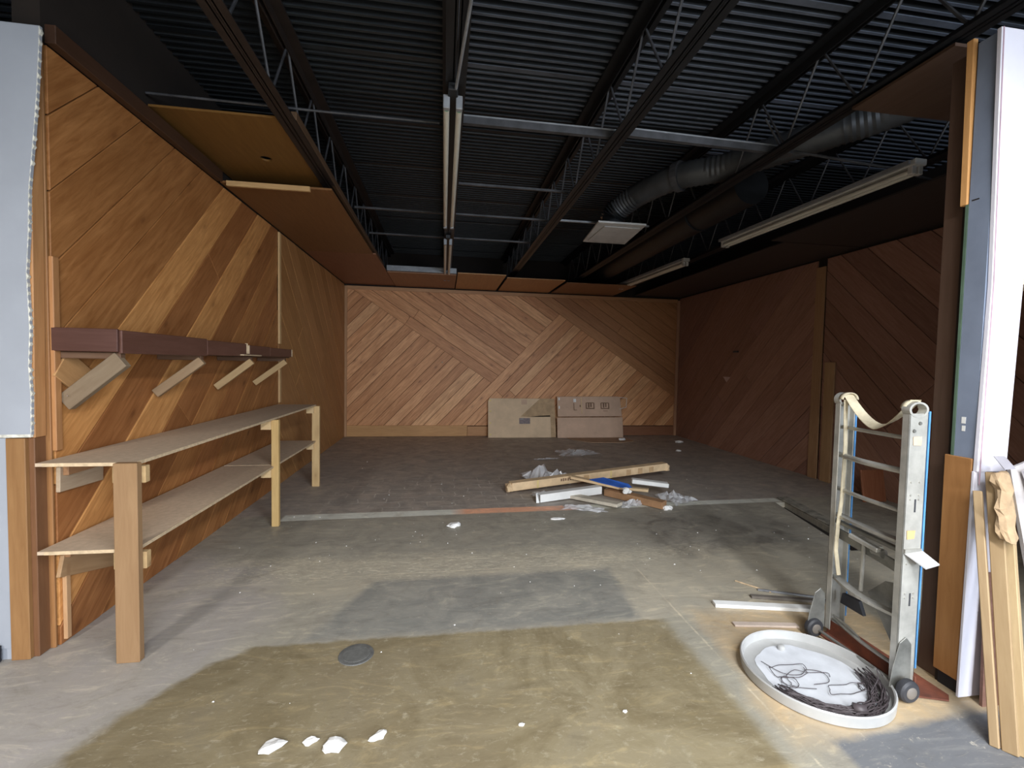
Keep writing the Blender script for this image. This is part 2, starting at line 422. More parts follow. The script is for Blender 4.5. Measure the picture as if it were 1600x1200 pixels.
# ------------------------------------------------------------------ floor
XL, XR, YB, HT = -1.95, 5.15, 9.4, 3.03
TR = [(3.40, 3.25), (3.58, 3.25), (3.86, 4.55), (3.74, 4.55)]      # open channel in the slab
O = [(-7, -6), (8, -6), (8, 11), (-7, 11)]
m = MB()
m.add([(x, y, 0) for x, y in O]+[(x, y, 0) for x, y in TR], [(0, 1, 5, 4), (1, 2, 6, 5), (2, 3, 7, 6), (3, 0, 4, 7)])
m.add([(x, y, 0) for x, y in TR]+[(x, y, -.07) for x, y in TR], [(0, 1, 5, 4), (1, 2, 6, 5), (2, 3, 7, 6), (3, 0, 4, 7), (4, 5, 6, 7)])
fl = struct(m.build('floor', M['floor'], origin=(0, 0, 0)))
MB().box((3.45, 3.26, -.069), (3.76, 4.54, -.06)).slab([(3.41, 3.26, -.06), (3.57, 3.26, -.06), (3.85, 4.54, -.06), (3.745, 4.54, -.06)], (0, 0, 1), .004).build('channel_bed', M['backing'], fl)
curb = simple('crumbled_mortar_lip', (.30, .28, .23), .9, var=.4, scale=14, bump=.5)
MB().slab([(3.60, 3.25, .0), (3.72, 3.25, .0), (4.02, 4.7, .0), (3.88, 4.7, .0)], (0, 0, 1), .018).build('mortar_lip', curb, fl, bevel=.006)

# ------------------------------------------------------------------ walls with their diagonal boards
def shade(c, f): return tuple(max(0, x*f) for x in c)
T = dict(back=[(.60, .315, .155), (.68, .375, .195), (.53, .27, .13), (.70, .41, .22), (.57, .29, .14)],
         light=(.60, .305, .112), dark=(.32, .138, .05), mid=(.38, .175, .062))
wb = struct(MB().box((XL-.15, YB+.02, 0), (XR+.15, YB+.14, 3.74)).build('wall_back', M['backing'], origin=(0, YB+.02, 0)))
to_b = lambda s, z: Vector((s, YB+.02, z))
aD = math.atan(-.65); aU = R(46)
A0 = (.996, 1.123); C0 = (2.70, 2.42); apex = (2.42, 2.61)
nD = (-math.sin(aD), math.cos(aD)); nU = (-math.sin(aU), math.cos(aU))
wC = (C0[0]-A0[0])*nD[0]+(C0[1]-A0[1])*nD[1]
nk = 10; wD = wC/nk
rectB = (XL+.03, .22, XR-.02, HT-.08)
def tb(k, j): return shade(random.choice(T['back']), random.uniform(.95, 1.06))
def tb4(k, j): return shade(random.choice([(.42, .215, .10), (.46, .235, .11), (.38, .19, .09)]), random.uniform(.92, 1.08))
# falling boards, left of the rising seam
planks(wb, to_b, (0, -1, 0), rectB, aD, wD, A0, [(A0, nU)], tb, M['plank'], ks=lambda k: 0 <= k < nk)
# falling boards above, running on into the right-hand field
planks(wb, to_b, (0, -1, 0), rectB, aD, wD, A0, [], tb4, M['plank2'], ks=lambda k: k >= nk)
# rising boards, right of the seam
planks(wb, to_b, (0, -1, 0), rectB, aU, .19, A0, [(C0, (-nD[0], -nD[1]))], tb, M['plank'], ks=lambda k: k < 0)
# rising boards, left, under the falling field
planks(wb, to_b, (0, -1, 0), rectB, aU, .19, A0, [(A0, (-nD[0], -nD[1]))], tb, M['plank'], ks=lambda k: k >= 0)

wl = struct(MB().box((XL-.14, 2.60, 0), (XL-.02, YB+.14, 3.74)).build('wall_left', M['backing'], origin=(XL-.02, 2.6, 0)))
to_l = lambda s, z: Vector((XL-.02, s, z))
def tl(k, j):
    if k in (-1, -3): return shade(T['light'], random.uniform(.95, 1.05))
    if k in (-2, -4, -6, -5): return shade(T['dark'] if k != -5 else T['mid'], random.uniform(.95, 1.1))
    return shade((.345, .158, .056), random.uniform(.95, 1.06))
planks(wl, to_l, (1, 0, 0), (2.61, .0, 5.73, HT), R(45), .262, (1.40, 0), [], tl, M['plank'])
planks(wl, to_l, (1, 0, 0), (5.78, .0, YB-.0, HT), R(-45), .262, (5.7, 0), [], lambda k, j: shade(random.choice([(.39, .205, .078), (.37, .19, .07), (.41, .215, .085)]), random.uniform(.95, 1.05)), M['plank2'])

wr = struct(MB().box((XR+.02, 1.67, 0), (XR+.14, YB+.14, 3.74)).build('wall_right', M['backing'], origin=(XR+.02, 1.67, 0)))
to_r = lambda s, z: Vector((XR+.02, s, z))
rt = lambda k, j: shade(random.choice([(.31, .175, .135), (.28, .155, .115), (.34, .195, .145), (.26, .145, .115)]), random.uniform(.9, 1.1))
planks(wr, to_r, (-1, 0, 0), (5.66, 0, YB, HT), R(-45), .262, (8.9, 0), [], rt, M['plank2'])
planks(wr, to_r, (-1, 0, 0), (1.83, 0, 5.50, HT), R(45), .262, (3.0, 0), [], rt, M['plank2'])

pw = (.50, .30, .155); pd = (.36, .19, .09)
struct(bar('trim_1', (XL+.02, YB-.005, 0), (XL+.02, YB-.005, HT-.02), .05, .03, M['ply'], up=(0, -1, 0), color=(.44, .25, .13)))
struct(bar('trim_2', (XR-.03, YB-.02, 0), (XR-.03, YB-.02, HT-.04), .06, .04, M['ply'], up=(0, -1, 0), color=(.46, .27, .17)))
struct(bar('trim_3', (XL+.012, 5.755, 1.70), (XL+.012, 5.755, HT-.02), .055, .022, M['pine'], up=(1, 0, 0), color=(.60, .40, .20)))
struct(bar('trim_4', (XL+.012, 5.755, 1.0), (XL+.012, 5.755, 1.50), .055, .022, M['pine'], up=(1, 0, 0), color=(.58, .38, .19)))
struct(bar('trim_5', (XR-.012, 5.58, .0), (XR-.012, 5.58, HT-.1), .15, .022, M['ply'], up=(-1, 0, 0), color=(.36, .22, .12)))
struct(bar('trim_6', (XR-.015, 5.36, .0), (XR-.015, 5.36, 1.62), .16, .022, M['ply'], up=(-1, 0, 0), color=(.40, .26, .14)))
struct(bar('trim_7', (XL+.03, YB, HT-.05), (XR-.05, YB, HT-.05), .07, .03, M['ply'], up=(0, -1, 0), color=(.47, .26, .13)))
bb = root('baseboard_back', (0, YB, 0))
bar('board', (XL+.045, YB-.0, .115), (.50, YB-.0, .115), .225, .03, M['ply'], bb, up=(0, -1, 0), color=(.52, .29, .12))
bar('board', (.505, YB+.005, .105), (2.9, YB+.005, .105), .205, .025, M['ply'], bb, up=(0, -1, 0), color=(.47, .25, .11))
bar('board', (2.905, YB+.005, .105), (XR-.06, YB+.005, .105), .205, .025, M['ply'], bb, up=(0, -1, 0), color=(.26, .12, .065))

# ------------------------------------------------------------------ plywood soffits
sf = root('soffit_left', (XL, 5, HT))
mm = lambda: MB()
def panel(parent, x0, y0, x1, y1, z, t, col, hole=None, droop=0):
    m = MB()
    if hole:
        cx, cy, hr = hole; n = 20
        inner = [(cx+hr*math.cos(2*math.pi*i/n), cy+hr*math.sin(2*math.pi*i/n)) for i in range(n)]
        outer = []
        for i in range(n):
            a = 2*math.pi*i/n; dx, dy = math.cos(a), math.sin(a)
            k = min(((x1-cx)/dx if dx > 1e-6 else (x0-cx)/dx if dx < -1e-6 else 1e9), ((y1-cy)/dy if dy > 1e-6 else (y0-cy)/dy if dy < -1e-6 else 1e9))
            outer.append((cx+dx*k, cy+dy*k))
        for zz in (z, z+t):
            o = len(m.v); m.add([(*p, zz) for p in inner+outer], [(i, (i+1) % n, n+(i+1) % n, n+i) for i in range(n)])
            for (qx, qy) in ((x0, y0), (x1, y0), (x1, y1), (x0, y1)):
                ds = sorted(range(n), key=lambda i: (outer[i][0]-qx)**2+(outer[i][1]-qy)**2)
                # corner triangle between the two rim points around the corner
                aa = math.atan2(qy-cy, qx-cx) % (2*math.pi); i0 = int(aa/(2*math.pi/n)) % n; i1 = (i0+1) % n
                m.add([(*outer[i0], zz), (qx, qy, zz), (*outer[i1], zz)], [(0, 1, 2)])
        m.add([(*p, zz) for zz in (z, z+t) for p in inner], [(i, (i+1) % n, n+(i+1) % n, n+i) for i in range(n)])
        m.add([(x0, y0, z), (x1, y0, z), (x1, y1, z), (x0, y1, z), (x0, y0, z+t), (x1, y0, z+t), (x1, y1, z+t), (x0, y1, z+t)], [(0, 1, 5, 4), (1, 2, 6, 5), (2, 3, 7, 6), (3, 0, 4, 7)])
    else: m.box((x0, y0, z), (x1, y1, z+t))
    fr = Matrix(((0, 1, 0), (1, 0, 0), (0, 0, -1))).transposed().to_4x4(); fr.translation = ((x0+x1)/2, (y0+y1)/2, z)
    return m.build('panel', M['ply'], parent, frame=fr, color=col, bevel=0)
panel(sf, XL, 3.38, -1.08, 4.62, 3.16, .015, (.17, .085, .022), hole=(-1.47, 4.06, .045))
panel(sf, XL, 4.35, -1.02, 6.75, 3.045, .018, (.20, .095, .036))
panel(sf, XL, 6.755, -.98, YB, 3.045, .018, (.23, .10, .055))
bar('edge_strip', (XL+.06, 4.335, 3.035), (-1.20, 4.335, 3.035), .03, .045, M['pine'], sf, color=(.52, .33, .15))
bar('joist_nailer', (-1.05, 3.4, 3.2), (-1.03, 7.9, 3.12), .04, .06, M['ply'], sf, color=(.12, .07, .04))
bar('wall_plate', (XL+.02, 2.6, 3.08), (XL+.02, 4.3, 3.08), .05, .09, M['ply'], sf, color=(.06, .03, .018))
sb = root('soffit_back', (0, 8.6, HT))
for x0, x1, y0, c in ((-.97, .20, 7.98, (.30, .15, .08)), (.22, 1.05, 7.80, (.46, .25, .11)), (1.10, 2.16, 8.00, (.44, .23, .10)), (2.24, 3.6, 8.2, (.30, .15, .075))):
    panel(sb, x0, y0, x1, YB+.02, 3.04, .016, c)
bar('nailer', (-.97, 7.93, 3.10), (.2, 7.93, 3.10), .05, .09, M['conduit'], sb)
sr = root('soffit_right', (4, 5, HT))
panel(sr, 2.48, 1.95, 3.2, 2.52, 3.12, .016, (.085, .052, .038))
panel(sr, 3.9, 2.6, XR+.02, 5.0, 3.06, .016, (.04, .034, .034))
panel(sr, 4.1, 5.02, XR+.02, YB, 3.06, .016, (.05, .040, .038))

# ------------------------------------------------------------------ corrugated roof deck (ceiling)
m = MB(); p = .0709; y = 2.859-p*55; prof = []
while y < 10.9:
    seam = abs(((y-3.418+.46) % .922)-.46) < .02
    w = .045 if seam else .020
    prof += [(y-w*.5, 3.70), (y+w*.5, 3.70), (y+w*.5+.006, 3.79), (y+p-.5*w-.006, 3.79)]
    y += p
for X0, X1 in ((-7, 8),):
    o = len(m.v)
    for yy, zz in prof: m.v += [Vector((X0, yy, zz)), Vector((X1, yy, zz))]
    for i in range(len(prof)-1): m.f.append((o+2*i, o+2*i+1, o+2*i+3, o+2*i+2))
m.box((-7, -6, 3.9), (8, 11, 3.95))
ce = struct(m.build('ceiling', M['black'], origin=(0, 0, 3.7)))
# light and its falloff painted on the lowest deck flats, bay by bay
def greyed(v): return simple('lit_deck_rib', v, .5, var=.25, scale=5)
for X0, X1, mt in ((-1.08, .04, greyed((.022, .027, .031))), (.06, 1.22, greyed((.070, .078, .095))), (1.24, 2.49, greyed((.095, .105, .13))), (2.51, 6, greyed((.095, .110, .145)))):
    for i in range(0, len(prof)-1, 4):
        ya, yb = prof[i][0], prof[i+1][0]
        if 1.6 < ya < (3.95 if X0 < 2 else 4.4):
            MB().box((X0, ya, 3.696), (X1, yb, 3.702)).build('deck_rib_light_patch', mt, ce)

def joist(X, y0, y1, label, brown=False, tilt=0):
    t = thing('steel_joist', (X, y0, 3.15), label, 'joist', 'bar joists under the roof deck')
    st = M['brownsteel'] if brown else M['steel']
    for s in (-1, 1):
        MB().box((X+s*.001, y0, 3.15), (X+s*.060, y1, 3.157)).box((X+s*.011, y0, 3.15), (X+s*.018, y1, 3.20)).build('bottom_chord', st, t)
        MB().box((X+s*.001, y0, 3.672), (X+s*.085, y1, 3.692)).box((X+s*.011, y0, 3.61), (X+s*.020, y1, 3.68)).build('top_chord', st, t)
    k = 0; y = y0+.1
    while y < y1-.35:
        za, zb = (3.175, 3.67) if k % 2 == 0 else (3.67, 3.175)
        if not (abs(X-2.5) < .1 and 3.55 < y+.15 < 4.25):      # the flexible duct passes through this panel
            MB().tube([(X, y, za), (X, y+.30, zb)], .0085, 6).build('web_rod', M['rod'], t)
        y += .30; k += 1
    return t
joist(-1.09, 1.2, 9.4, 'brown bar joist above the plywood soffit, leftmost', True)
joist(.05, 1.2, 9.4, 'black bar joist running above the paired centre tubes')
joist(1.23, 1.2, 9.4, 'black bar joist right of the centre tubes, crossing over to the square vent')
joist(2.50, 1.2, 9.4, 'black bar joist over the flexible duct near the white column')
joist(3.75, 1.2, 9.4, 'dark bar joist above the long right-hand light fixture')

# bridging bars and conduits
def conduit(a, b, r, label, mat='conduit', cat='pipe', name='conduit', extra=None):
    o = MB().tube([a, b], r, 8).build(name, M[mat], smooth='auto'); tag(o, label, cat); return o
cs = thing('strut_channel', (1.4, 3.27, 3.22), 'long pale metal channel crossing just beyond the near end of the tubes', 'channel')
for x0, x1, y0, y1, z0, z1 in ((.06, 1.27, 3.31, 3.24, 3.235, 3.20), (1.30, 2.56, 3.24, 3.24, 3.225, 3.205)):
    MB().beam((x0, y0, z0), (x1, y1, z1), .035, .05).build('rail', M['rod'], cs)
    MB().beam((x0, y0-.015, z0+.028), (x1, y1-.015, z1+.028), .012, .010).build('lip', M['conduit'], cs)
MB().box((1.275, 3.20, 3.19), (1.30, 3.27, 3.26)).build('coupling', M['conduit'], cs)
MB().lathe([(.05, -.025), (.05, .025)], (2.62, 3.24, 3.20), 'z', 12).build('junction_box', M['rod'], cs)
MB().tube([(2.6, 3.24, 3.2), (2.45, 3.26, 3.45)], .008, 6).build('hanger', M['rod'], cs)
o = MB().tube([(-1.95, 3.36, 3.235), (-.8, 3.36, 3.225), (-.05, 3.33, 3.21)], .008, 8).build('conduit', M['rod'], smooth='auto'); tag(o, 'thin grey conduit crossing to the left wall over the plywood soffit', 'pipe')
o = MB().tube([(2.66, 3.25, 3.22), (3.6, 3.28, 3.18), (4.2, 3.3, 3.10), (5.1, 3.32, 3.07)], .011, 8).build('conduit', M['rod'], smooth='auto'); tag(o, 'thin dark conduit running right from the round junction box', 'pipe')
def bridge(x0, x1, y, z, label, mat='rod'):
    o = MB().box((x0, y-.012, z), (x1, y+.012, z+.02)).build('bridging_bar', M[mat]); tag(o, label, 'bar', 'thin bars bridging the joists')
bridge(.12, 1.2, 4.41, 3.21, 'thin dark bar crossing between the centre joists, nearest of the three')
bridge(-1.0, 1.2, 5.30, 3.21, 'thin dark bar crossing behind the far ends of the near centre tubes')
bridge(1.30, 2.45, 5.27, 3.21, 'thin pale bar crossing just over the square ceiling vent', 'conduit')
bridge(-1.0, 1.2, 6.3, 3.21, 'thin dark bar crossing at the near end of the far tube pair')

# ------------------------------------------------------------------ fluorescent fixtures
def fixture(X, y0, y1, z, label, white=False, sp=.038, tube='tube', hang=True, split=None, dx=0):
    t = thing('fluorescent_fixture', (X, y0, z), label, 'light', 'unlit strip lights under the joists')
    body = M['fixwhite'] if white else M['steel']
    f = lambda x, yy: x+dx*(yy-y0)/(y1-y0)
    if white:
        MB().beam((X, y0, z+.06), (X+dx, y1, z+.06), .11, .05).build('housing', body, t, bevel=.006)
        MB().beam((X-.085, y0+.02, z+.055), (X-.085+dx, y1-.02, z+.055), .02, .03).build('reflector_lip', M['conduit'], t)
    else:
        MB().beam((X, y0-.05, z+.062), (X+dx, y1, z+.062), .06, .045).build('housing', body, t, bevel=.004)
    for s in (-1, 1):
        tb_ = MB().tube([(X+s*sp, y0+.05, z), (X+s*sp+dx, y1-.03, z)], .019, 12).build('tube', M[tube], t, smooth='auto')
        for yy, d in ((y0+.05, -1), (y1-.03, 1)):
            MB().tube([(X+s*sp+(dx if d > 0 else 0), yy-d*.03, z), (X+s*sp+(dx if d > 0 else 0), yy+d*.004, z)], .0196, 12).build('end_cap', M['green2'] if (d < 0 and not white) else M['tubecap'], tb_, smooth='auto')
            MB().box((X+s*sp-.020+(dx if d > 0 else 0), yy+d*.005-.02, z-.025), (X+s*sp+.020+(dx if d > 0 else 0), yy+d*.005+.02, z+.055)).build('lamp_holder', M['conduit'] if not white else body, t, bevel=.004)
    if hang:
        for yy in (y0+.1, y1-.25):
            MB().tube([(X+.02, yy, z+.08), (X+.02, yy, 3.149)], .004, 6).build('hanger_wire', M['conduit'], t)
    return t
fixture(.035, 2.78, 5.28, 3.06, 'near pair of bare unlit fluorescent tubes hanging on the room centre line')
fixture(.035, 5.93, 8.55, 3.06, 'far pair of bare unlit tubes above the back wall boards, centre', sp=.034)
fixture(3.60, 3.02, 5.33, 3.06, 'long white strip light with an empty housing, upper right near the column', True, sp=.03, dx=-.10)
fixture(3.56, 6.33, 8.58, 3.06, 'smaller-looking far strip light above the right end of the back wall', True, sp=.026, dx=-.12)
o = MB().tube([(.10, 1.3, 3.13), (.10, 2.1, 3.12), (.05, 2.75, 3.11)], .009, 8).build('conduit', M['conduit'], smooth='auto'); tag(o, 'thin vertical-looking conduit feeding the near centre tubes from above', 'pipe')

# ------------------------------------------------------------------ duct and diffuser
def bez(pts, n):
    P = [Vector(p) for p in pts]; out = []
    for i in range(len(P)-1):
        p0, p1, p2, p3 = P[max(i-1, 0)], P[i], P[i+1], P[min(i+2, len(P)-1)]
        for k in range(n):
            t = k/n; out.append(.5*((2*p1)+(-p0+p2)*t+(2*p0-5*p1+4*p2-p3)*t*t+(-p0+3*p1-3*p2+p3)*t**3))
    return out+[P[-1]]
dt = thing('flexible_duct', (1.9, 4.95, 3.05), 'dust-coated flexible air duct curving down to the square vent', 'duct')
path = bez([(1.87, 4.95, 3.08), (1.88, 4.93, 3.22), (2.02, 4.70, 3.34), (2.22, 4.20, 3.36), (2.52, 3.90, 3.35), (2.76, 3.54, 3.36), (3.0, 3.21, 3.38), (3.25, 2.9, 3.42), (3.5, 2.4, 3.5)], 16)
m = MB(); m.tube(path, [.120+.004*(1 if i % 2 else -1) for i in range(len(path))], 20).build('sleeve', M['duct'], dt, smooth='auto')
m = MB(); seg = path[6:22]
m.tube(seg, [.130+.011*(1 if i % 2 else -1) for i in range(len(seg))], 20, cap=False).build('bare_foil', M['foil'], dt, smooth='auto')
MB().tube(path[48:51], .142, 20).build('strap_band', M['rod'], dt).color = (1, 1, 1, 1)
df = thing('ceiling_diffuser', (1.87, 4.94, 3.0), 'square white ceiling vent under the end of the duct', 'vent')
MB().slab([(1.57, 4.57, 3.0), (2.10, 4.57, 3.0), (2.17, 5.32, 3.0), (1.64, 5.32, 3.0)], (0, 0, 1), .02).build('face_plate', M['diffuser'], df, bevel=.004)
for i in range(3):
    e = .05+.07*i
    MB().box((1.62+e, 4.60+e*1.3, 2.990+.003*i), (2.12-e, 5.28-e*1.3, 2.998)).build('vane', M['diffuser'], df, bevel=.003)
MB().lathe([(.13, .02), (.12, .10)], (1.87, 4.95, 3.0), 'z', 20).build('collar', M['foil'], df)
# big dark trunk duct behind
td = thing('trunk_duct', (4.0, 5, 3.2), 'large dark round trunk duct high in the right rear', 'duct')
MB().tube([(3.0, 9.3, 3.36), (3.05, 6.0, 3.38), (3.1, 4.3, 3.40)], .20, 24).build('sleeve', M['steel'], td, smooth='auto')
for yy in (5.2, 6.6, 8.0):
    MB().tube([(3.06, yy-.02, 3.385), (3.06, yy+.02, 3.385)], .206, 24).build('seam_band', M['black'], td, smooth='auto')

# ------------------------------------------------------------------ front partition, left side
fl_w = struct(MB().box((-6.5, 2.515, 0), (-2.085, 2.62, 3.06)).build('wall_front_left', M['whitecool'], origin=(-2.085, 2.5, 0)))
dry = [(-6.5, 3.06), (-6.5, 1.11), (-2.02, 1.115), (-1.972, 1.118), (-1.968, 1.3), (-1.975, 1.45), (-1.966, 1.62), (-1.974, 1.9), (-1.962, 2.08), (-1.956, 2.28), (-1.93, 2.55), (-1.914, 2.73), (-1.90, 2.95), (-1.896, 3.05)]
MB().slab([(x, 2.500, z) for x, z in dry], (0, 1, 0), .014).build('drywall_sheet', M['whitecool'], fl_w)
m = MB()
for i in range(3, len(dry)-1):
    a, b = dry[i], dry[i+1]
    n = max(2, int(abs(b[1]-a[1])/.035))
    for k in range(n):
        t0, t1 = k/n, (k+1)/n; x0 = a[0]+(b[0]-a[0])*t0; z0 = a[1]+(b[1]-a[1])*t0; x1 = a[0]+(b[0]-a[0])*t1; z1 = a[1]+(b[1]-a[1])*t1
        j = random.uniform(.001, .008)
        m.slab([(x0-.004, 2.499, z0), (x0+j, 2.499, (z0+z1)/2), (x1-.004, 2.499, z1)], (0, 1, 0), .014)
m.build('torn_edge', M['ragged'], fl_w)
MB().slab([(-2.45, 2.498, 1.112), (-1.975, 2.498, 1.120), (-1.975, 2.498, 1.105), (-2.45, 2.498, 1.098)], (0, 1, 0), .016).build('cut_lip', M['ragged'], fl_w)
# lower sheet, set a little back
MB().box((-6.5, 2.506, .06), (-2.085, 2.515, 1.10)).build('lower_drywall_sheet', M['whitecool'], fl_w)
struct(bar('trim_8', (-2.042, 2.512, 0), (-2.042, 2.512, 1.10), .082, .028, M['ply'], up=(0, -1, 0), color=(.27, .145, .06)))
struct(bar('trim_9', (-1.992, 2.570, 0), (-1.992, 2.570, 1.10), .10, .03, M['ply'], up=(1, 0, 0), color=(.17, .082, .040)))
struct(bar('trim_10', (-1.985, 2.548, 1.10), (-1.965, 2.548, 3.03), .065, .03, M['ply'], up=(1, 0, 0), color=(.44, .23, .10)))
struct(bar('trim_11', (-1.945, 2.612, 1.02), (-1.945, 2.612, 2.0), .04, .02, M['ply'], up=(1, 0, 0), color=(.40, .20, .085)))
struct(bar('trim_13', (-2.02, 2.592, 0), (-2.02, 2.592, 3.03), .13, .014, M['ply'], up=(0, -1, 0), color=(.30, .15, .06)))
struct(bar('trim_12', (-1.94, 2.64, .02), (-1.94, 2.64, .42), .03, .02, M['pine'], up=(1, 0, 0), color=(.46, .28, .15)))
o = MB().box((-2.35, 2.44, 0), (-2.12, 2.50, .085)).build('cable_box', M['blackplastic'], bevel=.006); tag(o, 'small black box on the floor at the foot of the left white wall', 'box')

# ------------------------------------------------------------------ front partition, right side
col = [(2.32, 2.45, 2.98)]
fr_w = root('wall_front_right', (2.4, 1.75, 0))
def leanpoly(pts, y0, y1, name, mat, color=None):
    return MB().slab([(x, y0, z) for x, z in pts], (0, 1, 0), y1-y0).build(name, mat, fr_w, color=color, bevel=.002)
# studs of the column
MB().box((2.405, 1.695, 0), (2.515, 1.815, 3.0)).build('stud', M['backing'], fr_w)
leanpoly([(2.375, 1.06), (2.533, 1.06), (2.56, 1.88), (2.565, 3.0), (2.36, 3.0), (2.392, 1.9)], 1.672, 1.69, 'drywall_sheet', M['white'])
leanpoly([(2.36, .01), (2.52, .01), (2.525, 1.06), (2.372, 1.06)], 1.680, 1.692, 'lower_drywall_sheet', M['white'])
leanpoly([(2.385, 1.0), (2.391, 1.0), (2.402, 1.9), (2.372, 3.0), (2.366, 3.0), (2.396, 1.9)], 1.669, 1.6725, 'red_pencil_line', simple('reddish_seam', (.42, .28, .34), .6))
MB().box((2.56, 1.675, 1.93), (3.55, 1.80, 3.0)).build('header_panel', M['white'], fr_w)
MB().box((2.545, 1.673, 1.905), (3.55, 1.80, 1.93)).build('header_trim', M['edge'], fr_w)
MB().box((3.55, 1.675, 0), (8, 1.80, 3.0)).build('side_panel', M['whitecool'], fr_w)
# jamb face: slate blue above, brown ply below, thin sliver of raw wood at the top
MB().box((2.384, 1.692, 1.115), (2.405, 1.775, 3.0)).build('blue_jamb', M['blue'], fr_w)
MB().box((2.382, 1.776, 1.115), (2.405, 1.788, 2.28)).build('metal_bead', M['green'], fr_w)
bar('raw_edge_strip', (2.390, 1.795, 2.28), (2.383, 1.800, 3.03), .030, .025, M['pine'], fr_w, up=(1, 0, 0), color=(.66, .36, .14))
bar('brown_jamb', (2.392, 1.752, .07), (2.388, 1.752, 1.115), .115, .025, M['ply'], fr_w, up=(1, 0, 0), color=(.36, .18, .068))
MB().box((2.400, 1.70, 0), (2.44, 1.80, .07)).build('jamb_foot', M['blackplastic'], fr_w)
bar('inner_panel', (2.430, 1.862, .0), (2.430, 1.862, 3.0), .095, .022, M['ply'], fr_w, up=(-1, 0, 0), color=(.085, .052, .038))
MB().box((2.385, 1.735, 2.29), (2.3835, 1.765, 2.296)).build('pencil_mark', M['backing'], fr_w)
MB().box((2.383, 1.735, 1.27), (2.3838, 1.752, 1.30)).box((2.383, 1.735, 1.235), (2.3838, 1.749, 1.26)).build('paint_smear', M['paper'], fr_w)
o = MB().box((3.55, 1.81, 0), (5.15, 1.9, 3.03)).build('wall_inner_front', M['backing']); struct(o)

# ------------------------------------------------------------------ long workbench along the left wall
PB = (.58, .375, .17)
wbn = thing('workbench', (-1.7, 4.0, 0), 'long two-tier bench with pale wooden posts along the left wall', 'workbench')
def board(name, y0, y1, z, x0=XL+.02, x1=-1.50, t=.016, near=0):
    m = MB(); m.slab([(x0, y0, z-t), (x1-near, y0, z-t), (x1, y0+.02, z-t), (x1, y1, z-t), (x0, y1, z-t)], (0, 0, 1), t)
    o = m.build(name, M['particle'], wbn)
    MB().box((x1, y0+.02, z-t-.0005), (x1+.002, y1, z+.0005)).box((x0+.03, y0-.002, z-t-.0005), (x1-near, y0, z+.0005)).build('cut_edge', M['edge'], o)
board('top', 2.46, 5.66, .985)
board('lower_shelf', 2.46, 4.32, .553); board('lower_shelf', 4.34, 5.66, .553)
for i, (x, y, w, t, c) in enumerate(((-1.515, 2.43, .105, .038, (.27, .165, .085)), (-1.487, 4.31, .062, .04, (.58, .40, .17)), (-1.50, 5.66, .085, .04, (.60, .42, .21)))):
    bar('leg', (x, y, 0), (x, y, (.99, .968, .968)[i]), w, t, M['pine'], wbn, up=(0, 1, 0), color=c)
for y in (2.475, 4.29, 5.635):
    for z in (.925, .493):
        bar('bearer', (-1.60, y, z), (-1.452 if y < 3 else -1.515, y, z), .038, .085, M['pine'], wbn, color=(.50, .35, .18) if y < 3 else (.64, .47, .26))
for z in (.93, .50):
    bar('wall_ledger', (XL+.025, 2.62, z), (XL+.025, 5.6, z), .038, .085, M['ply'], wbn, color=(.34, .19, .10))
# blocks between wall and bench seen through the end
bar('end_cleat', (XL+.01, 2.60, .42), (XL+.01, 3.02, .30), .02, .11, M['ply'], wbn, color=(.38, .24, .13))
bar('end_cleat', (XL+.01, 2.60, .87), (XL+.01, 2.9, .86), .02, .13, M['ply'], wbn, color=(.42, .33, .24))

# ------------------------------------------------------------------ dark wall shelf on braces
ws = thing('wall_shelf', (-1.8, 4, 1.5), 'dark brown shelf with deep front board on slanted braces, left wall', 'shelf')
DK = (.085, .038, .030)
bar('end_board', (XL+.0, 2.60, 1.587), (-1.652, 2.60, 1.587), .018, .118, M['darkwood'], ws, color=shade(DK, .95))
segs = [(2.61, 3.46, 1.582, .120, 1.0), (3.465, 4.10, 1.583, .105, 1.05), (4.17, 4.62, 1.583, .088, .95), (4.625, 5.24, 1.582, .082, 1.0)]
for a, b, z, h, f in segs:
    bar('front_board', (-1.652, a, z-.001), (-1.652, b, z), .02, h, M['darkwood'], ws, color=shade((.115, .055, .042), f))
MB().box((XL+.01, 2.62, 1.528), (-1.664, 5.24, 1.543)).build('shelf_panel', M['darkwood'], ws).color = (.06, .03, .022, 1)
bar('white_end', (-1.650, 4.115, 1.552), (-1.650, 4.115, 1.640), .022, .012, M['edge'], ws, up=(0, 1, 0))
bar('white_end', (-1.650, 4.150, 1.552), (-1.650, 4.150, 1.625), .022, .012, M['edge'], ws, up=(0, 1, 0))
bar('white_end', (-1.650, 5.248, 1.545), (-1.650, 5.248, 1.622), .024, .012, M['edge'], ws, up=(0, 1, 0))
bar('small_ledge', (-1.640, 3.98, 1.541), (-1.640, 4.35, 1.541), .05, .010, M['edge'], ws)
for (y, yf, w, h, c) in ((2.635, 2.655, .04, .09, (.20, .15, .10)), (3.42, 3.395, .04, .058, (.32, .22, .13)), (4.245, 4.22, .035, .055, (.42, .29, .15)), (5.09, 5.01, .035, .055, (.40, .27, .13))):
    br_ = bar('brace', (XL+.015, yf, 1.26), (-1.655, y, 1.492), w, h, M['pine'], ws, up=(0, 0, 1), color=c)
    MB().lathe([(.004, 0), (.004, .003)], (XL+.05, y-.02, 1.30), 'y', 8).build('screw', M['nail'], br_)
    bar('top_bearer', (XL+.015, y+.01, 1.509), (-1.66, y+.01, 1.509), .04, .035, M['darkwood'], ws, color=(.12, .07, .045))
o = bar('wall_gusset', (XL+.012, 2.63, 1.47), (XL+.012, 2.83, 1.33), .16, .014, M['ply'], ws, up=(1, 0, 0), color=(.46, .26, .115))

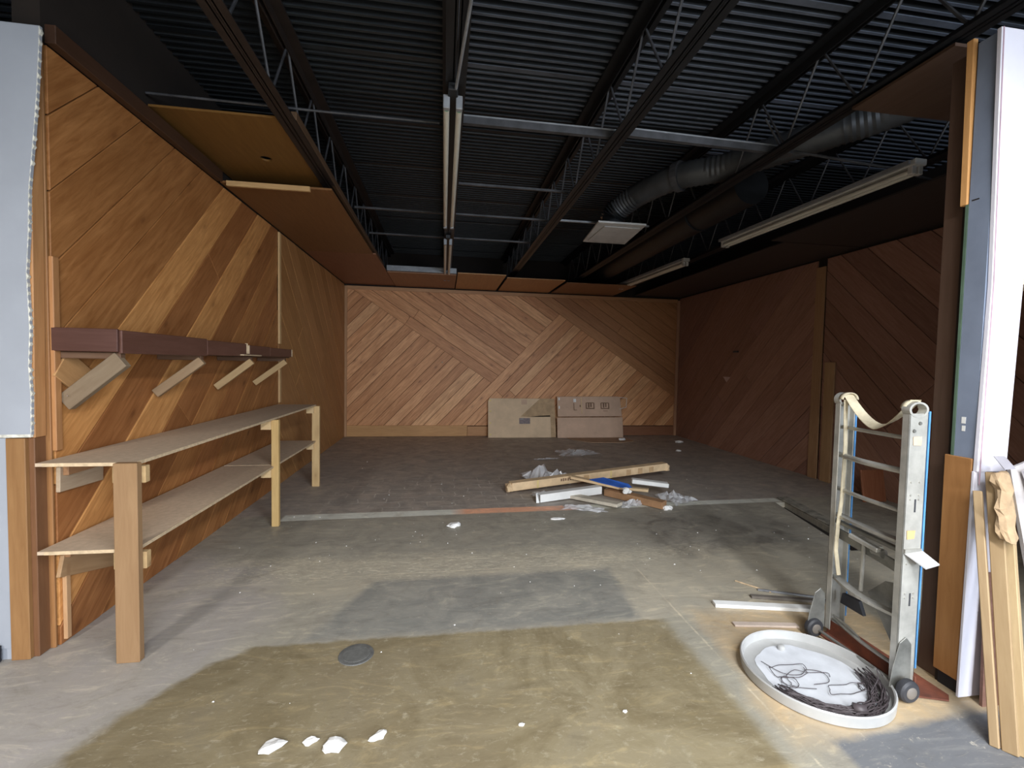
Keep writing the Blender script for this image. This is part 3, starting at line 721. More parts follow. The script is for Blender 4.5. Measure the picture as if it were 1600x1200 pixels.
# ------------------------------------------------------------------ appliance dolly
dl = thing('hand_truck', (2.2, 1.98, 0), 'tall aluminium appliance dolly with canvas strap, standing by the right column', 'hand truck')
def channel(x0, x1, yw, inward, z0, z1, name='rail'):
    """C channel: web in the x-z plane at yw, flanges going inward along y"""
    t = .006; d = .035*inward
    m = MB(); ya, yb = sorted((yw, yw+t*inward)); m.box((x0, ya, z0), (x1, yb, z1))
    ya, yb = sorted((yw, yw+d))
    m.box((x0, ya, z0), (x0+t, yb, z1)).box((x1-t, ya, z0), (x1, yb, z1))
    return m.build(name, M['alu'], dl, bevel=.002)
NY, FY = 1.745, 2.215        # near and far rail webs
rn = channel(2.095, 2.195, NY, 1, .045, 1.315)
MB().box((2.195, NY-.003, .40), (2.203, NY+.038, 1.325)).box((2.195, NY-.003, .12), (2.201, NY+.035, .40)).build('blue_edge', M['bluestrip'], rn)
rf = channel(2.165, 2.262, FY, -1, .045, 1.33)
MB().box((2.262, FY-.038, .55), (2.270, FY+.003, 1.30)).box((2.262, FY-.036, .12), (2.268, FY+.003, .55)).build('blue_edge', M['bluestrip'], rf)
for z in (.20, .22, .46, .48, .62, .92, .94, 1.0):
    for x in (2.12, 2.165):
        MB().lathe([(.006, 0), (.004, -.004)], (x, NY, z), 'y', 8).build('rivet', M['alu'], rn)
for z in (1.27, 1.235): MB().lathe([(.009, 0), (.007, -.005)], (2.12+.03*(z > 1.25), NY, z), 'y', 10).build('rivet', M['aludark'], rn)
for z in (.42, .86): MB().box((2.143, NY-.0015, z), (2.151, NY, z+.06)).build('slot', M['rubber'], rn)
MB().slab([(2.118, NY-.002, 1.17), (2.16, NY-.002, 1.168), (2.162, NY-.002, 1.21), (2.116, NY-.002, 1.208)], (0, -1, 0), .001).build('sticker', simple('peach_sticker', (.62, .46, .32), .7), rn)
MB().slab([(2.112, NY-.002, .735), (2.150, NY-.002, .738), (2.154, NY-.002, .775), (2.110, NY-.002, .775)], (0, -1, 0), .001).build('sticker', M['sticker'], rn)
# folding lever on the near rail
MB().add([(2.10, NY-.004, .675), (2.19, NY-.004, .685), (2.235, NY-.05, .635), (2.15, NY-.06, .625), (2.10, NY-.004, .669), (2.19, NY-.004, .679), (2.235, NY-.05, .629), (2.15, NY-.06, .619)],
         [(0, 1, 2, 3), (7, 6, 5, 4), (0, 4, 5, 1), (1, 5, 6, 2), (2, 6, 7, 3), (3, 7, 4, 0)]).build('lever', M['diffuser'], dl)
MB().box((2.10, NY-.008, .672), (2.19, NY, .690)).build('lever_hinge', M['alu'], dl)
# loop ends
def loop(x, y, z, rx, rz):
    n = 24; pts = [(x+rx*math.cos(2*math.pi*i/n), y, z+rz*math.sin(2*math.pi*i/n)) for i in range(n)]
    m = MB(); o = []
    for dy in (-.0, .038):
        for s in (1.0, .78):
            o.append([(x+rx*s*math.cos(2*math.pi*i/n), y+dy, z+rz*s*math.sin(2*math.pi*i/n)) for i in range(n)])
    base = len(m.v); allp = o[0]+o[1]+o[2]+o[3]; F = []
    for i in range(n):
        j = (i+1) % n
        F += [(i, j, n+j, n+i), (2*n+i, 3*n+i, 3*n+j, 2*n+j), (i, 2*n+i, 2*n+j, j), (n+i, n+j, 3*n+j, 3*n+i)]
    m.add(allp, F); return m.build('handle_loop', M['alu'], dl, smooth='auto')
loop(2.140, NY-.002, 1.332, .052, .036); loop(2.205, FY-.036, 1.345, .048, .038)
# strap: wrapped round both loops and sagging between
m = MB(); n = 18; L = []
for i in range(n+1):
    t = i/n; y = NY+.02+(FY-NY-.06)*t; sag = 1.222+.15*abs(2*t-1)**1.6
    tw = math.sin(t*math.pi)*.5
    x = 2.145+.06*t
    L.append([Vector((x-.030*math.cos(tw), y, sag-.012*math.sin(tw)*2)), Vector((x+.030*math.cos(tw), y, sag+.012*math.sin(tw)*2))])
vs = [p for q in L for p in q]+[p+Vector((0, 0, .004)) for q in L for p in q]
k = 2*(n+1); F = []
for i in range(n):
    a = 2*i; F += [(a, a+1, a+3, a+2), (k+a, k+a+2, k+a+3, k+a+1), (a, a+2, k+a+2, k+a), (a+1, k+a+1, k+a+3, a+3)]
m.add(vs, F); m.build('strap', M['strap'], dl, smooth='auto')
for (x, y, zc) in ((2.140, NY+.03, 1.336), (2.205, FY-.045, 1.347)):
    m = MB(); q = 14; rr = .045
    P = [(x+rr*1.1*math.cos(math.pi*i/q), zc+rr*.85*math.sin(math.pi*i/q)) for i in range(q+1)]
    v = [(a, y-.014, b) for a, b in P]+[(a, y+.014, b) for a, b in P]
    m.add(v, [(i, i+1, q+2+i, q+1+i) for i in range(q)]); s_ = m.build('strap_wrap', M['strap'], dl, smooth='auto')
    sm = s_.modifiers.new('thick', 'SOLIDIFY'); sm.thickness = .004
# strap tail down the far rail
tail = MB(); zz = [1.345, 1.25, 1.1, .95, .8, .66, .52, .38]; xx = [2.17, 2.168, 2.172, 2.166, 2.158, 2.138, 2.128, 2.150]
v = [(x, FY-.050-.004*i, z) for i, (x, z) in enumerate(zip(xx, zz))]+[(x+.026, FY-.046-.004*i, z) for i, (x, z) in enumerate(zip(xx, zz))]
tail.add(v, [(i, i+1, 9+i, 8+i) for i in range(7)]); o = tail.build('strap_tail', M['strap'], dl); sm = o.modifiers.new('thick', 'SOLIDIFY'); sm.thickness = .004
# rungs
def rung(z, r=.011, x=2.17, bow=.0, flat=False, name='rung'):
    pts = bez([(x, NY+.004, z), (x+bow, (NY+FY)/2, z+.003), (x+.05, FY-.004, z)], 8)
    if flat:
        m = MB()
        for a, b in zip(pts[:-1], pts[1:]): m.beam(a, b, .045, .014)
        return m.build(name, M['alu'], dl)
    return MB().tube(pts, r, 10).build(name, M['alu'], dl, smooth='auto')
rung(1.19, .010); rung(1.035, .015, 2.155, -.02); rung(.845, .011, 2.15); rung(.70, .012, 2.15, flat=True); rung(.345, .012, 2.16, -.03, flat=True); rung(.09, .010, 2.17)
MB().beam((2.16, NY+.006, .56), (2.20, FY-.006, .60), .012, .055).build('brace_plate', M['aludark'], dl, bevel=.003)
MB().beam((2.15, NY+.006, .655), (2.19, FY-.006, .665), .03, .018).build('brace_plate', M['aludark'], dl, bevel=.003)
MB().tube([(2.165, 2.0, .615), (2.165, 2.005, .36)], .009, 8).build('ratchet_rod', M['alu'], dl, smooth='auto')
rt_ = MB().lathe([(.012, -.03), (.022, -.028), (.022, .028), (.012, .03)], (2.165, 1.92, .60), 'y', 12).build('strap_ratchet', M['aludark'], dl, smooth='auto')
MB().beam((2.145, 1.90, .615), (2.145, 2.06, .635), .03, .022).build('ratchet_handle', M['alu'], dl, bevel=.003)
MB().slab([(2.19, NY+.006, .17), (2.19, NY+.006, .50), (2.19, 1.90, .46), (2.19, 1.99, .36), (2.19, 1.92, .27), (2.19, 1.86, .18)], (1, 0, 0), .004).build('guard_plate', M['aludark'], dl)
MB().slab([(2.215, 2.03, .205), (2.215, 2.17, .205), (2.215, 2.16, .265), (2.215, 2.06, .27)], (1, 0, 0), .02).build('rubber_pad', M['rubber'], dl)
MB().tube(bez([(2.2, FY-.02, .12), (2.21, 2.10, .10), (2.215, 1.99, .055), (2.215, 1.90, .06), (2.20, NY+.03, .075)], 5), .006, 8).build('foot_bar', M['alu'], dl, smooth='auto')
# toe plate and back plate
MB().box((2.19, 1.735, .006), (2.198, 2.225, .085)).build('back_plate', M['rust'], dl, bevel=.002)
MB().slab([(2.13, 1.730, .004), (2.30, 1.672, .004), (2.335, 1.70, .004), (2.335, 2.20, .004), (2.13, 2.23, .004)], (0, 0, 1), .007).build('toe_plate', M['rust'], dl)
MB().tube([(2.115, NY-.045, .047), (2.10, FY+.03, .047)], .008, 8).build('axle', M['aludark'], dl)
for (x, y) in ((2.108, 1.700), (2.088, 2.205)):
    w = MB().lathe([(.026, -.020), (.042, -.020), (.050, -.012), (.052, 0), (.050, .012), (.042, .020), (.026, .020)], (x, y, .0525), 'y', 28).build('wheel', M['rubber'], dl, smooth='auto')
    MB().lathe([(.008, -.0255), (.024, -.023), (.027, -.021), (.027, .021)], (x, y, .0525), 'y', 20).build('hub', M['hub'], w, smooth='auto')
for (x, y) in ((2.10, NY-.002), (2.09, FY-.003)):
    m = MB(); m.slab([(x-.045, y, .045), (x+.01, y, .02), (x+.07, y, .05), (x+.065, y, .24), (x+.035, y, .275), (x-.0, y, .25), (x-.03, y, .14)], (0, -1, 0), .005)
    m.build('wheel_bracket', M['aludark'], dl, bevel=.002)

# ------------------------------------------------------------------ round tray with wire
tr = thing('round_tray', (1.83, 1.90, 0), 'large round pale metal tray lying in front of the dolly', 'tray')
TC = (1.80, 1.895); TRr = .315
m = MB(); m.lathe([(TRr-.012, .0), (TRr, .006), (TRr+.003, .05), (TRr-.003, .055), (TRr-.009, .05), (TRr-.014, .012), (TRr-.05, .009)], (TC[0], TC[1], 0), 'z', 72)
m.build('pan', M['galv'], tr, smooth='auto')
m = MB(); n = 40; ring = []
for i in range(n):
    a = 2*math.pi*i/n; r_ = (TRr-.075)*(1+.10*noise.noise(Vector((math.cos(a)*2, math.sin(a)*2, 3)))); ring.append((TC[0]+r_*math.cos(a), TC[1]+r_*math.sin(a), .0095))
m.slab(ring, (0, 0, 1), .002).build('dust_layer', M['dust'], tr)
MB().lathe([(.017, 0), (.019, .004), (.017, .022), (.012, .026), (.004, .027)], (1.80, 2.10, .010), 'z', 16).build('knob', M['galv'], tr, smooth='auto')
wc = thing('wire_coil', (1.80, 1.76, .015), 'tangle of dark wire lying in the round tray', 'wire')
random.seed(3)
for k in range(30):
    pts = []; a0 = R(200)+random.uniform(-.12, .12); a1 = R(352)+random.uniform(-.15, .12)
    rr = random.uniform(.222, .285)
    for i in range(14):
        t = i/13; a = a0+(a1-a0)*t; q = rr+random.uniform(-.014, .014)
        pts.append((TC[0]+q*math.cos(a), TC[1]+q*math.sin(a), .016+random.uniform(0, .022)))
    MB().tube(bez(pts, 3), .0028, 5).build('wire_strand', M['wire'], wc, smooth=True)
def loopw(cx, cy, rx, ry, turns, r=.0016, wob=.012, z=.016):
    pts = []
    for i in range(int(14*turns)):
        a = 2*math.pi*i/14; pts.append((cx+rx*math.cos(a)*(1+.1*math.sin(i*1.7))+random.uniform(-wob, wob), cy+ry*math.sin(a)+random.uniform(-wob, wob), z+random.uniform(0, .012)))
    MB().tube(bez(pts, 3), r, 5).build('wire_strand', M['wire'], wc, smooth=True)
loopw(1.645, 1.86, .035, .035, 1.8, wob=.004); loopw(1.70, 1.93, .10, .05, 1.1); loopw(1.98, 1.78, .030, .028, 2.6, wob=.006); loopw(1.76, 1.86, .12, .06, .8); loopw(1.88, 1.78, .11, .03, 1.2)
MB().tube(bez([(1.62, 2.02, .016), (1.66, 1.92, .02), (1.74, 1.90, .02), (1.80, 1.93, .018), (1.86, 1.90, .02), (1.84, 1.84, .018), (1.75, 1.83, .02)], 6), .0016, 5).build('wire_strand', M['wire'], wc, smooth=True)
MB().tube(bez([(1.96, 1.74, .03), (2.03, 1.77, .065), (2.08, 1.82, .075), (2.10, 1.78, .03), (2.13, 1.76, .006)], 6), .0018, 5).build('wire_strand', M['wire'], wc, smooth=True)
MB().tube([(1.79, 1.665, .03), (1.83, 1.64, .03)], .022, 8).build('wire_tie', M['wire'], wc, smooth=True)

# ------------------------------------------------------------------ leaning boards, far right
tag(bar('leaning_board', (2.240, 1.405, .0), (2.392, 1.625, 1.07), .048, .020, M['pine'], up=(-1, -.4, 0), color=(.33, .235, .13)), 'narrow yellowish pine board leaning on the white column, front one', 'board')
tag(bar('leaning_board', (2.275, 1.385, .0), (2.438, 1.605, 1.02), .030, .034, M['pine'], up=(-1, -.4, 0), color=(.40, .30, .17)), 'pale square pine batten leaning outermost beside the front board', 'board')
tag(bar('leaning_board', (2.215, 1.440, .0), (2.360, 1.655, .98), .030, .020, M['pine'], up=(-1, -.4, 0), color=(.36, .26, .15)), 'thin shaded batten leaning behind the front pine board', 'board')
def crumple(name, c, s, mat, seed, label=None, cat=None, parent=None, sub=2, amt=.35, freq=2.2, rot=0, group=None, flat=True):
    bm = bmesh.new(); bmesh.ops.create_icosphere(bm, subdivisions=sub, radius=1)
    M3 = Matrix.Rotation(rot, 3, 'Z')
    for v in bm.verts:
        d = noise.noise(v.co*freq+Vector((seed*7.3, seed*1.7, 0)))
        v.co *= 1+amt*d*1.6
        if flat: v.co.z = max(v.co.z, -.55)
        v.co = M3 @ Vector((v.co.x*s[0], v.co.y*s[1], v.co.z*s[2]))
    mz = min(v.co.z for v in bm.verts)
    m = MB(); m.add([Vector(c)+v.co-Vector((0, 0, mz)) for v in bm.verts], [tuple(v.index for v in f.verts) for f in bm.faces]); bm.free()
    o = m.build(name, mat, parent)
    if label: tag(o, label, cat, group)
    return o
m = MB(); pp = []
random.seed(11)
for i in range(9):
    t = i/8; cx = 2.375+.045*t*0; z = 1.075-.27*t; cxx = 2.385-.035*t-.008*math.sin(i*2.2); cyy = 1.600-.057*t-.012
    w = .036+.007*math.sin(i*1.9); pp.append([(cxx+w*math.cos(a)*(1+.25*math.sin(3*a+i)), cyy+.022*math.sin(a)*(1+.3*math.cos(2*a+i*1.3)), z+.008*math.sin(a*2+i)) for a in [2*math.pi*k/12 for k in range(12)]])
for i in range(8):
    for k in range(12): pass
m.add([p for q in pp for p in q], [(i*12+k, i*12+(k+1) % 12, (i+1)*12+(k+1) % 12, (i+1)*12+k) for i in range(8) for k in range(12)]+[tuple(range(12))[::-1], tuple(range(96, 108))])
o = m.build('packing_paper', simple('crumpled_kraft_paper', (.40, .28, .165), .9, var=.2, scale=14, bump=.3)); tag(o, 'crumpled brown paper wrapped around the tops of the leaning boards', 'paper')
gb = MB().slab([(2.440, 1.61, 1.09), (2.53, 1.61, 1.12), (2.62, 1.43, .0), (2.50, 1.43, .0)], (-.2, -1, .2), .016).build('wallboard_offcut', simple('grey_beige_panel', (.42, .39, .38), .7)); tag(gb, 'grey-beige panel leaning at the extreme right edge', 'panel')
o = MB().slab([(2.472, 1.58, 1.085), (2.60, 1.58, 1.10), (2.70, 1.42, .45), (2.57, 1.42, .45)], (-.2, -1, .2), .012).build('wallboard_offcut', M['white']); tag(o, 'white panel leaning in front of the grey-beige one at the right edge', 'panel')
o = MB().slab([(2.335, 1.590, 1.150), (2.395, 1.590, 1.148), (2.432, 1.575, 1.098), (2.375, 1.575, 1.095)], (0, -1, -.3), .004).build('metal_flashing', simple('grey_metal_scrap', (.36, .34, .37), .5, metal=.3)); tag(o, 'small bent grey metal piece at the top of the leaning boards', 'metal scrap')
o = MB().slab([(2.42, 1.628, .0), (2.56, 1.628, .0), (2.56, 1.655, .60), (2.44, 1.655, .60)], (0, 1, 0), .012).build('brown_board', M['plank2']); o.color = (.20, .11, .085, 1); tag(o, 'dark reddish-brown board standing against the foot of the white column', 'board')

# ------------------------------------------------------------------ strips lying left of the dolly
def strip(name, a, b, w, t, mat, label, cat='strip', color=None, z=0):
    o = bar(name, (a[0], a[1], z+t/2+.001), (b[0], b[1], z+t/2+.001), w, t, mat, None, color=color, bevel=.002); return tag(o, label, cat)
strip('white_batten', (1.715, 2.575), (2.36, 2.435), .055, .022, M['paper'], 'long bright white batten on the floor left of the dolly')
strip('pale_lath', (1.70, 2.358), (2.07, 2.300), .040, .012, simple('pinkish_lath', (.55, .45, .38), .8), 'short pale lath on the floor between white batten and round tray')
strip('dark_lath', (2.02, 2.64), (2.55, 2.50), .035, .016, simple('grey_lath', (.16, .14, .12), .7), 'dark grey strip lying just behind the white batten')
strip('metal_lath', (2.13, 2.72), (2.50, 2.56), .018, .012, M['conduit'], 'thin shiny metal strip lying behind the dark strip')
strip('thin_stick', (2.06, 2.86), (2.20, 2.68), .010, .008, M['edge'], 'very thin pale stick pointing away behind the metal strip', 'stick')

# ------------------------------------------------------------------ rubbish pile in the middle of the room
LC = thing('long_carton', (1.8, 5.4, .1), 'long slim tan carton lying across the top of the rubbish pile', 'box')
a, b = Vector((.79, 5.16, .085)), Vector((2.98, 5.68, .175))
d = (b-a).normalized(); sd = Vector((-d.y, d.x, 0))
bar('carton_body', a, b, .11, .095, M['kraftlight'], LC, color=None)
for s in (.04, .96):
    c = a+(b-a)*s; 
crumple('torn_end', (a.x-.015, a.y-.005, .030), (.045, .078, .062), M['kraftlight'], 5, parent=LC, sub=2)
crumple('torn_end', (b.x+.012, b.y, .118), (.045, .075, .060), M['kraftlight'], 6, parent=LC, sub=2)
fn = d.cross(Vector((0, 0, 1))).normalized()
if fn.y > 0: fn = -fn
def on_carton(t, h, w, hh, name, mat):
    c = a+(b-a)*t+fn*.0565+Vector((0, 0, h)); up = Vector((0, 0, 1))
    MB().slab([c-d*w/2-up*hh/2, c+d*w/2-up*hh/2, c+d*w/2+up*hh/2, c-d*w/2+up*hh/2], fn, .0012).build(name, mat, LC)
on_carton(.145, 0, .022, .095, 'tape_band', M['tape']); on_carton(.60, 0, .022, .095, 'tape_band', M['tape'])
for i, tt in enumerate((.285, .298, .311, .326, .341, .356, .368)):
    on_carton(tt, .012, .019, .036 if i % 2 else .03, 'print_mark', M['ink'])
for tt in (.44, .72, .80, .88): on_carton(tt, -.005, .07, .07, 'stain', simple('tan_stain', (.52, .34, .18), .8))
wt = thing('white_carton_tube', (1.35, 4.95, .05), 'white cardboard channel lying under the front left of the long carton', 'tube')
a2, b2 = Vector((1.05, 4.80, .05)), Vector((1.82, 5.00, .07))
d2 = (b2-a2).normalized(); s2 = Vector((-d2.y, d2.x, 0))
for off, w, t, up in ((Vector((0, 0, .04)), .085, .006, (0, 0, 1)), (Vector((0, 0, -.04)), .085, .006, (0, 0, 1))):
    MB().beam(a2+off, b2+off, w, t, up).build('side', M['paper'], wt)
MB().beam(a2-s2*.042, b2-s2*.042, .006, .085).build('side', M['paper'], wt)
MB().beam(a2+s2*.042, b2+s2*.042, .006, .085).build('side', M['paper'], wt)
MB().slab([a2+Vector((0, -.045, -.045)), a2+Vector((-.035, -.05, -.045)), a2+Vector((-.03, .0, .045)), a2+Vector((0, .045, .04))], (0, 0, 1), .004).build('flap', M['paper'], wt)
w2 = MB().beam((2.22, 5.02, .16), (2.62, 4.90, .13), .10, .05).build('white_carton_tube', M['paper'], bevel=.006); tag(w2, 'short white carton end sticking out at the right of the pile', 'tube')
tag(bar('beige_board', (1.33, 5.06, .02), (1.84, 4.44, .06), .12, .035, M['beigeboard']), 'pale beige board slanting forward under the white tube', 'board')
tag(bar('brown_carton', (1.90, 4.99, .045), (2.34, 4.44, .045), .11, .075, simple('brown_carton', (.36, .20, .10), .85, var=.2)), 'brown carton slanting forward at the right of the pile', 'box')
tag(bar('tan_carton', (1.55, 5.24, .16), (2.02, 4.88, .12), .085, .03, M['kraftlight']), 'tan cardboard slat lying just under the long carton', 'box')
tag(bar('wood_scrap', (1.98, 4.92, .115), (2.30, 4.74, .12), .075, .03, M['pine'], color=(.62, .48, .30)), 'short light wood scrap on top of the brown carton', 'wood scrap')
o = MB().add([(1.72, 5.08, .17), (1.90, 5.10, .185), (2.12, 4.88, .16), (2.14, 4.80, .13), (1.98, 4.84, .14), (1.80, 4.98, .16)], [(0, 1, 2, 3, 4, 5)]).build('blue_plastic_sheet', M['bluefilm']); sm = o.modifiers.new('t', 'SOLIDIFY'); sm.thickness = .006
tag(o, 'bright blue plastic piece on top of the pile', 'plastic')
def film(name, c, sx, sy, h, seed, label, rot=0, mat='film', n=10, cat='plastic'):
    random.seed(seed); m = MB(); ca, sa = math.cos(rot), math.sin(rot); vs = []
    for i in range(n+1):
        for j in range(n+1):
            u, v = i/n-.5, j/n-.5; e = 1-.35*noise.noise(Vector((u*5+seed, v*5, seed)))
            x, y = u*sx*e, v*sy*e; z = .004+h*max(0, .45+noise.noise(Vector((u*7+seed*3, v*7, 1.5))))*(1-1.6*max(abs(u), abs(v)))
            vs.append((c[0]+x*ca-y*sa, c[1]+x*sa+y*ca, c[2]+max(.003, z)+random.uniform(0, h*.12)))
    m.add(vs, [(i*(n+1)+j, (i+1)*(n+1)+j, (i+1)*(n+1)+j+1, i*(n+1)+j+1) for i in range(n) for j in range(n)])
    o = m.build(name, M[mat]); return tag(o, label, cat)
film('plastic_wrap', (1.47, 4.50, 0), .46, .16, .06, 3, 'crumpled clear wrap in front of the pile on the orange line', rot=-.35)
film('plastic_wrap', (2.62, 4.72, 0), .34, .34, .13, 5, 'crumpled clear wrap at the right end of the pile', rot=.3)
film('plastic_wrap', (1.34, 5.62, 0), .60, .40, .30, 8, 'clear wrap bulging behind the long carton', rot=.1)
film('plastic_wrap', (2.02, 4.60, 0), .32, .16, .09, 9, 'small clear wrap between the beige board and brown carton', rot=.4)
film('plastic_wrap', (2.28, 7.45, 0), .70, .50, .09, 12, 'flat clear plastic sheet alone on the dark floor behind the pile', rot=.2)
film('plastic_strip', (1.66, 7.02, 0), .40, .09, .03, 13, 'narrow pale plastic strip left of the flat clear sheet', rot=.15)
film('paper_scrap', (2.10, 5.12, .02), .26, .18, .12, 15, 'white crumpled paper showing between carton and blue plastic', mat='paper', cat='paper')
film('paper_scrap', (1.18, 5.08, .0), .30, .20, .04, 16, 'grey paper sheet under the white cardboard channel', mat='film', cat='paper')
crumple('paper_wad', (2.03, 4.72, .10), (.05, .04, .04), M['debris'], 21, 'white paper wad on the brown carton of the pile', 'paper')
crumple('paper_wad', (2.36, 4.42, .0), (.05, .03, .03), M['debris'], 22, 'white paper wad at the front end of the brown carton', 'paper')

# ------------------------------------------------------------------ cardboard against the back wall
cb = thing('flattened_box', (1.6, 9.2, 0), 'left tan flattened cardboard box with grey label, leaning on the back wall', 'box')
L = lambda x, z, o=0: Vector((x, 9.17-o+.16*z/.82, z))
MB().slab([L(.92, 0), (L(2.24, 0)), L(2.24, .42), L(1.78, .42), L(1.60, .43), L(2.02, .80), L(.95, .80), L(.92, .74)], (0, -1, .2), .012).build('front_sheet', M['kraft'], cb)
MB().slab([L(1.5, 0, -.03), L(2.36, 0, -.03), L(2.34, .80, -.03), L(1.6, .80, -.03)], (0, -1, .2), .010).build('rear_sheet', simple('shaded_cardboard', (.52, .36, .21), .85), cb)
MB().slab([L(1.80, .425), L(2.24, .43), L(2.23, .455), L(2.0, .445)], (0, -1, .2), .006).build('flap_edge', M['backing'], cb)
def mark(parent, x0, x1, z0, z1, mat, name, LL=L, off=.016):
    MB().slab([LL(x0, z0, off), LL(x1, z0, off), LL(x1, z1, off), LL(x0, z1, off)], (0, -1, .2), .001).build(name, M[mat], parent)
mark(cb, 1.57, 1.80, .28, .40, 'label', 'label'); mark(cb, 1.60, 1.66, .37, .39, 'paper', 'label_print')
mark(cb, 1.62, 1.74, .68, .78, 'kraftpink', 'print_mark')
for z in (.05, .28, .52, .74): mark(cb, .945, .985, z, z+.035, 'tape', 'staple')
c2 = thing('flattened_box', (3.1, 9.2, 0), 'right pinkish-brown flattened box with printed symbols, leaning on the back wall', 'box')
L2 = lambda x, z, o=0: Vector((x, 9.10-o+.20*z/.86, z))
MB().slab([L2(2.36, 0), L2(3.80, 0), L2(3.81, .425), L2(2.37, .415)], (0, -1, .23), .02).build('lower_panel', M['kraftpink'], c2, bevel=.004)
MB().slab([L2(2.385, .435), L2(3.80, .445), L2(3.78, .84), L2(3.73, .862), L2(2.38, .85)], (0, -1, .23), .016).build('upper_panel', M['kraftpink'], c2, bevel=.004)
mark(c2, 2.405, 2.435, .78, .83, 'paper', 'staple', L2, .03); mark(c2, 2.405, 2.43, .60, .66, 'paper', 'staple', L2, .03)
mark(c2, 2.73, 2.79, .74, .81, 'paper', 'label', L2, .03); mark(c2, 2.735, 2.745, .58, .72, 'ink', 'print_mark', L2, .03); mark(c2, 2.735, 2.80, .57, .58, 'ink', 'print_mark', L2, .03)
mark(c2, 2.895, 2.918, .50, .84, 'kraftlight', 'tape_band', L2, .03); mark(c2, 2.865, 2.885, .64, .68, 'ink', 'print_mark', L2, .03)
for x0 in (3.00, 3.33):
    for (u0, u1, v0, v1) in ((0, .19, 0, .02), (0, .02, .02, .13), (.05, .08, .03, .12), (.10, .13, .04, .12), (.17, .19, .02, .13), (.02, .17, .12, .135)):
        mark(c2, x0+u0, x0+u1, .60+v0, .60+v1, 'ink', 'print_mark', L2, .03)
mark(c2, 3.38, 3.48, .555, .565, 'ink', 'print_mark', L2, .03)
MB().tube([L2(3.75, .60, .03), L2(3.90, .64, .03), L2(3.93, .83, .03), L2(3.76, .85, .03)], .006, 6).build('packing_strap', M['paper'], c2)
o = MB().slab([(2.55, 9.06, .002), (3.80, 9.06, .002), (3.85, 8.62, .002), (3.5, 8.45, .002), (2.9, 8.5, .002), (2.62, 8.8, .002)], (0, 0, 1), .008).build('cardboard_sheet', simple('dull_cardboard', (.42, .28, .18), .85)); tag(o, 'dull brown cardboard sheet flat on the floor before the pinkish box', 'cardboard')

# ------------------------------------------------------------------ small litter
G4 = 'white lumps at the bottom of the photo'
crumple('plaster_lump', (-.640, 1.80, 0), (.046, .026, .016), M['debris'], 31, 'elongated white lump on olive floor, leftmost of four', 'debris', rot=.5, group=G4)
crumple('plaster_lump', (-.500, 1.812, 0), (.030, .018, .012), M['debris'], 32, 'small white lump, second from left of four', 'debris', rot=.4, group=G4)
crumple('plaster_lump', (-.405, 1.778, 0), (.045, .036, .018), M['debris'], 33, 'largest round white lump, third from left', 'debris', rot=.3, group=G4)
crumple('plaster_lump', (-.240, 1.80, 0), (.036, .018, .012), M['debris'], 34, 'white lump with grey hollow, rightmost of four', 'debris', rot=.6, group=G4)
crumple('plaster_chip', (.339, 1.79, 0), (.013, .008, .006), M['debris'], 35, 'tiny white chip right of the four lumps, near the bottom', 'debris')
crumple('plaster_chip', (.80, 1.805, 0), (.011, .007, .005), M['debris'], 36, 'tiny white chip halfway between the lumps and the tray', 'debris')
crumple('plaster_chip', (.118, 4.14, 0), (.060, .04, .022), M['debris'], 37, 'pale crumb just before the white paint line, left of the pile', 'debris', rot=.4)
crumple('plaster_chip', (1.12, 4.24, 0), (.075, .025, .010), M['debris'], 38, 'flat pale crumb just before the orange paint line', 'debris', rot=-.2)
crumple('plaster_chip', (4.22, 7.56, 0), (.05, .03, .02), M['debris'], 39, 'white speck on the dark floor near the right wall', 'debris')
crumple('plaster_chip', (4.72, 8.45, 0), (.09, .04, .03), M['debris'], 40, 'white scrap at the rear right corner', 'debris')
crumple('plaster_chip', (3.62, 8.72, .011), (.07, .04, .03), M['debris'], 41, 'white scrap on the flat brown cardboard sheet', 'debris')
random.seed(5)
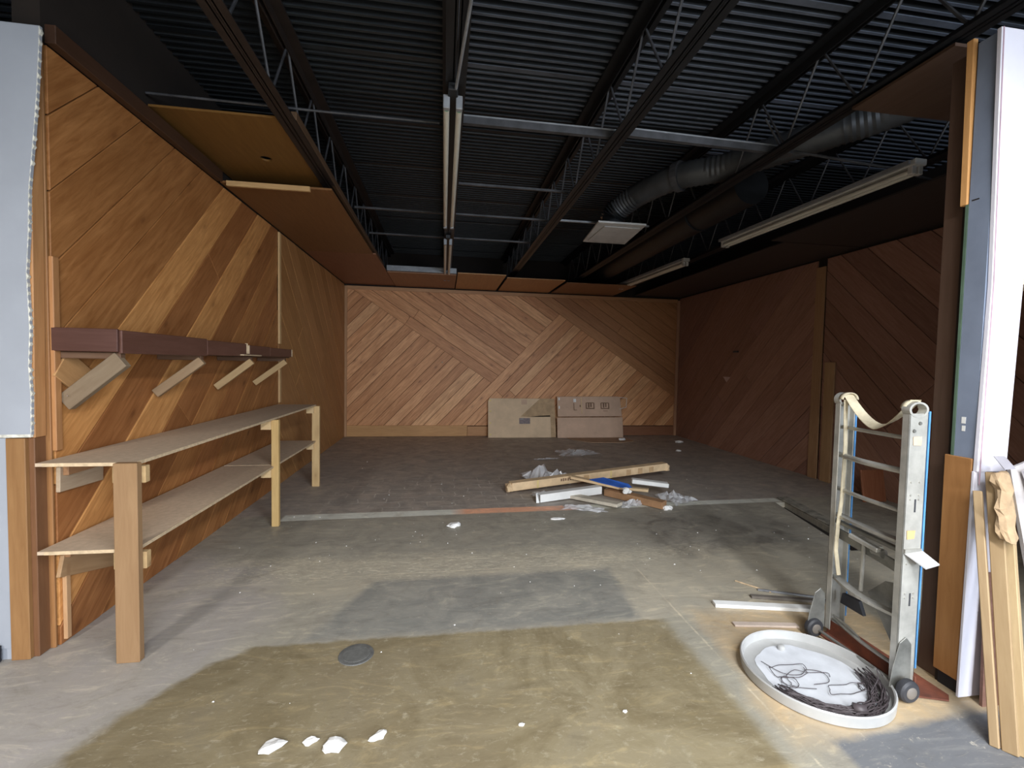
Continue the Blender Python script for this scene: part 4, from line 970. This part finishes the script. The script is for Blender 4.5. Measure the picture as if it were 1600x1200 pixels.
gravel = MB()
for i in range(150):
    x, y = random.uniform(-1.6, 3.6), random.choice([random.uniform(1.5, 4.4), random.uniform(3.0, 4.6), random.uniform(4.8, 7.5)])
    if 1.45 < x < 2.45 and 1.55 < y < 2.3: continue
    s = random.uniform(.0025, .0075); a = random.uniform(0, 3)
    P = [(x+s*math.cos(a+k*2.1)*random.uniform(.7, 1.4), y+s*math.sin(a+k*2.1)*random.uniform(.7, 1.4), .0005) for k in range(3)]
    gravel.add(P+[(x, y, s*.9)], [(0, 1, 2), (0, 1, 3), (1, 2, 3), (2, 0, 3)])
o = gravel.build('grit', M['debris'], origin=(0, 0, 0)); o['kind'] = 'stuff'; tag(o, 'pale plaster grit scattered over the concrete floor', 'debris')
dr = thing('floor_plug', (-.425, 2.345, 0), 'dark round plug in the olive floor', 'drain cover')
MB().lathe([(.088, .0005), (.086, .004), (.070, .005)], (-.425, 2.345, 0), 'z', 28).build('disc', M['drain'], dr)
MB().lathe([(.068, .005), (.066, .0062)], (-.425, 2.345, 0), 'z', 28).build('inner_disc', simple('drain_grey', (.125, .125, .118), .7, scale=30), dr)
o = MB().lathe([(.012, 0), (.018, -.012), (.006, -.03)], (-.03, YB-.012, 1.53), 'y', 12).build('screw_hook', M['nail']); tag(o, 'tiny shiny metal hook in the middle of the back wall', 'hook')
o = MB().slab([(XR-.001, 7.72, 1.36), (XR-.001, 7.50, 1.36), (XR-.001, 7.61, 1.26)], (-1, 0, 0), .002).build('wall_sticker', simple('pinkish_paper', (.60, .45, .42), .8)); tag(o, 'pale triangular scrap stuck on the dark right wall', 'sticker')
o = MB().box((XR-.03, 7.30, 1.80), (XR-.001, 7.42, 1.83)).build('wall_bracket', M['rod']); tag(o, 'small metal bracket on the right wall above the triangle', 'bracket')
o = bar('scrap_board', (4.95, 4.47, .0), (4.95, 4.53, .36), .30, .02, M['plank2'], None, up=(0, -1, 0), color=(.34, .14, .075)); tag(o, 'small reddish-brown board seen between the rungs of the dolly', 'board')
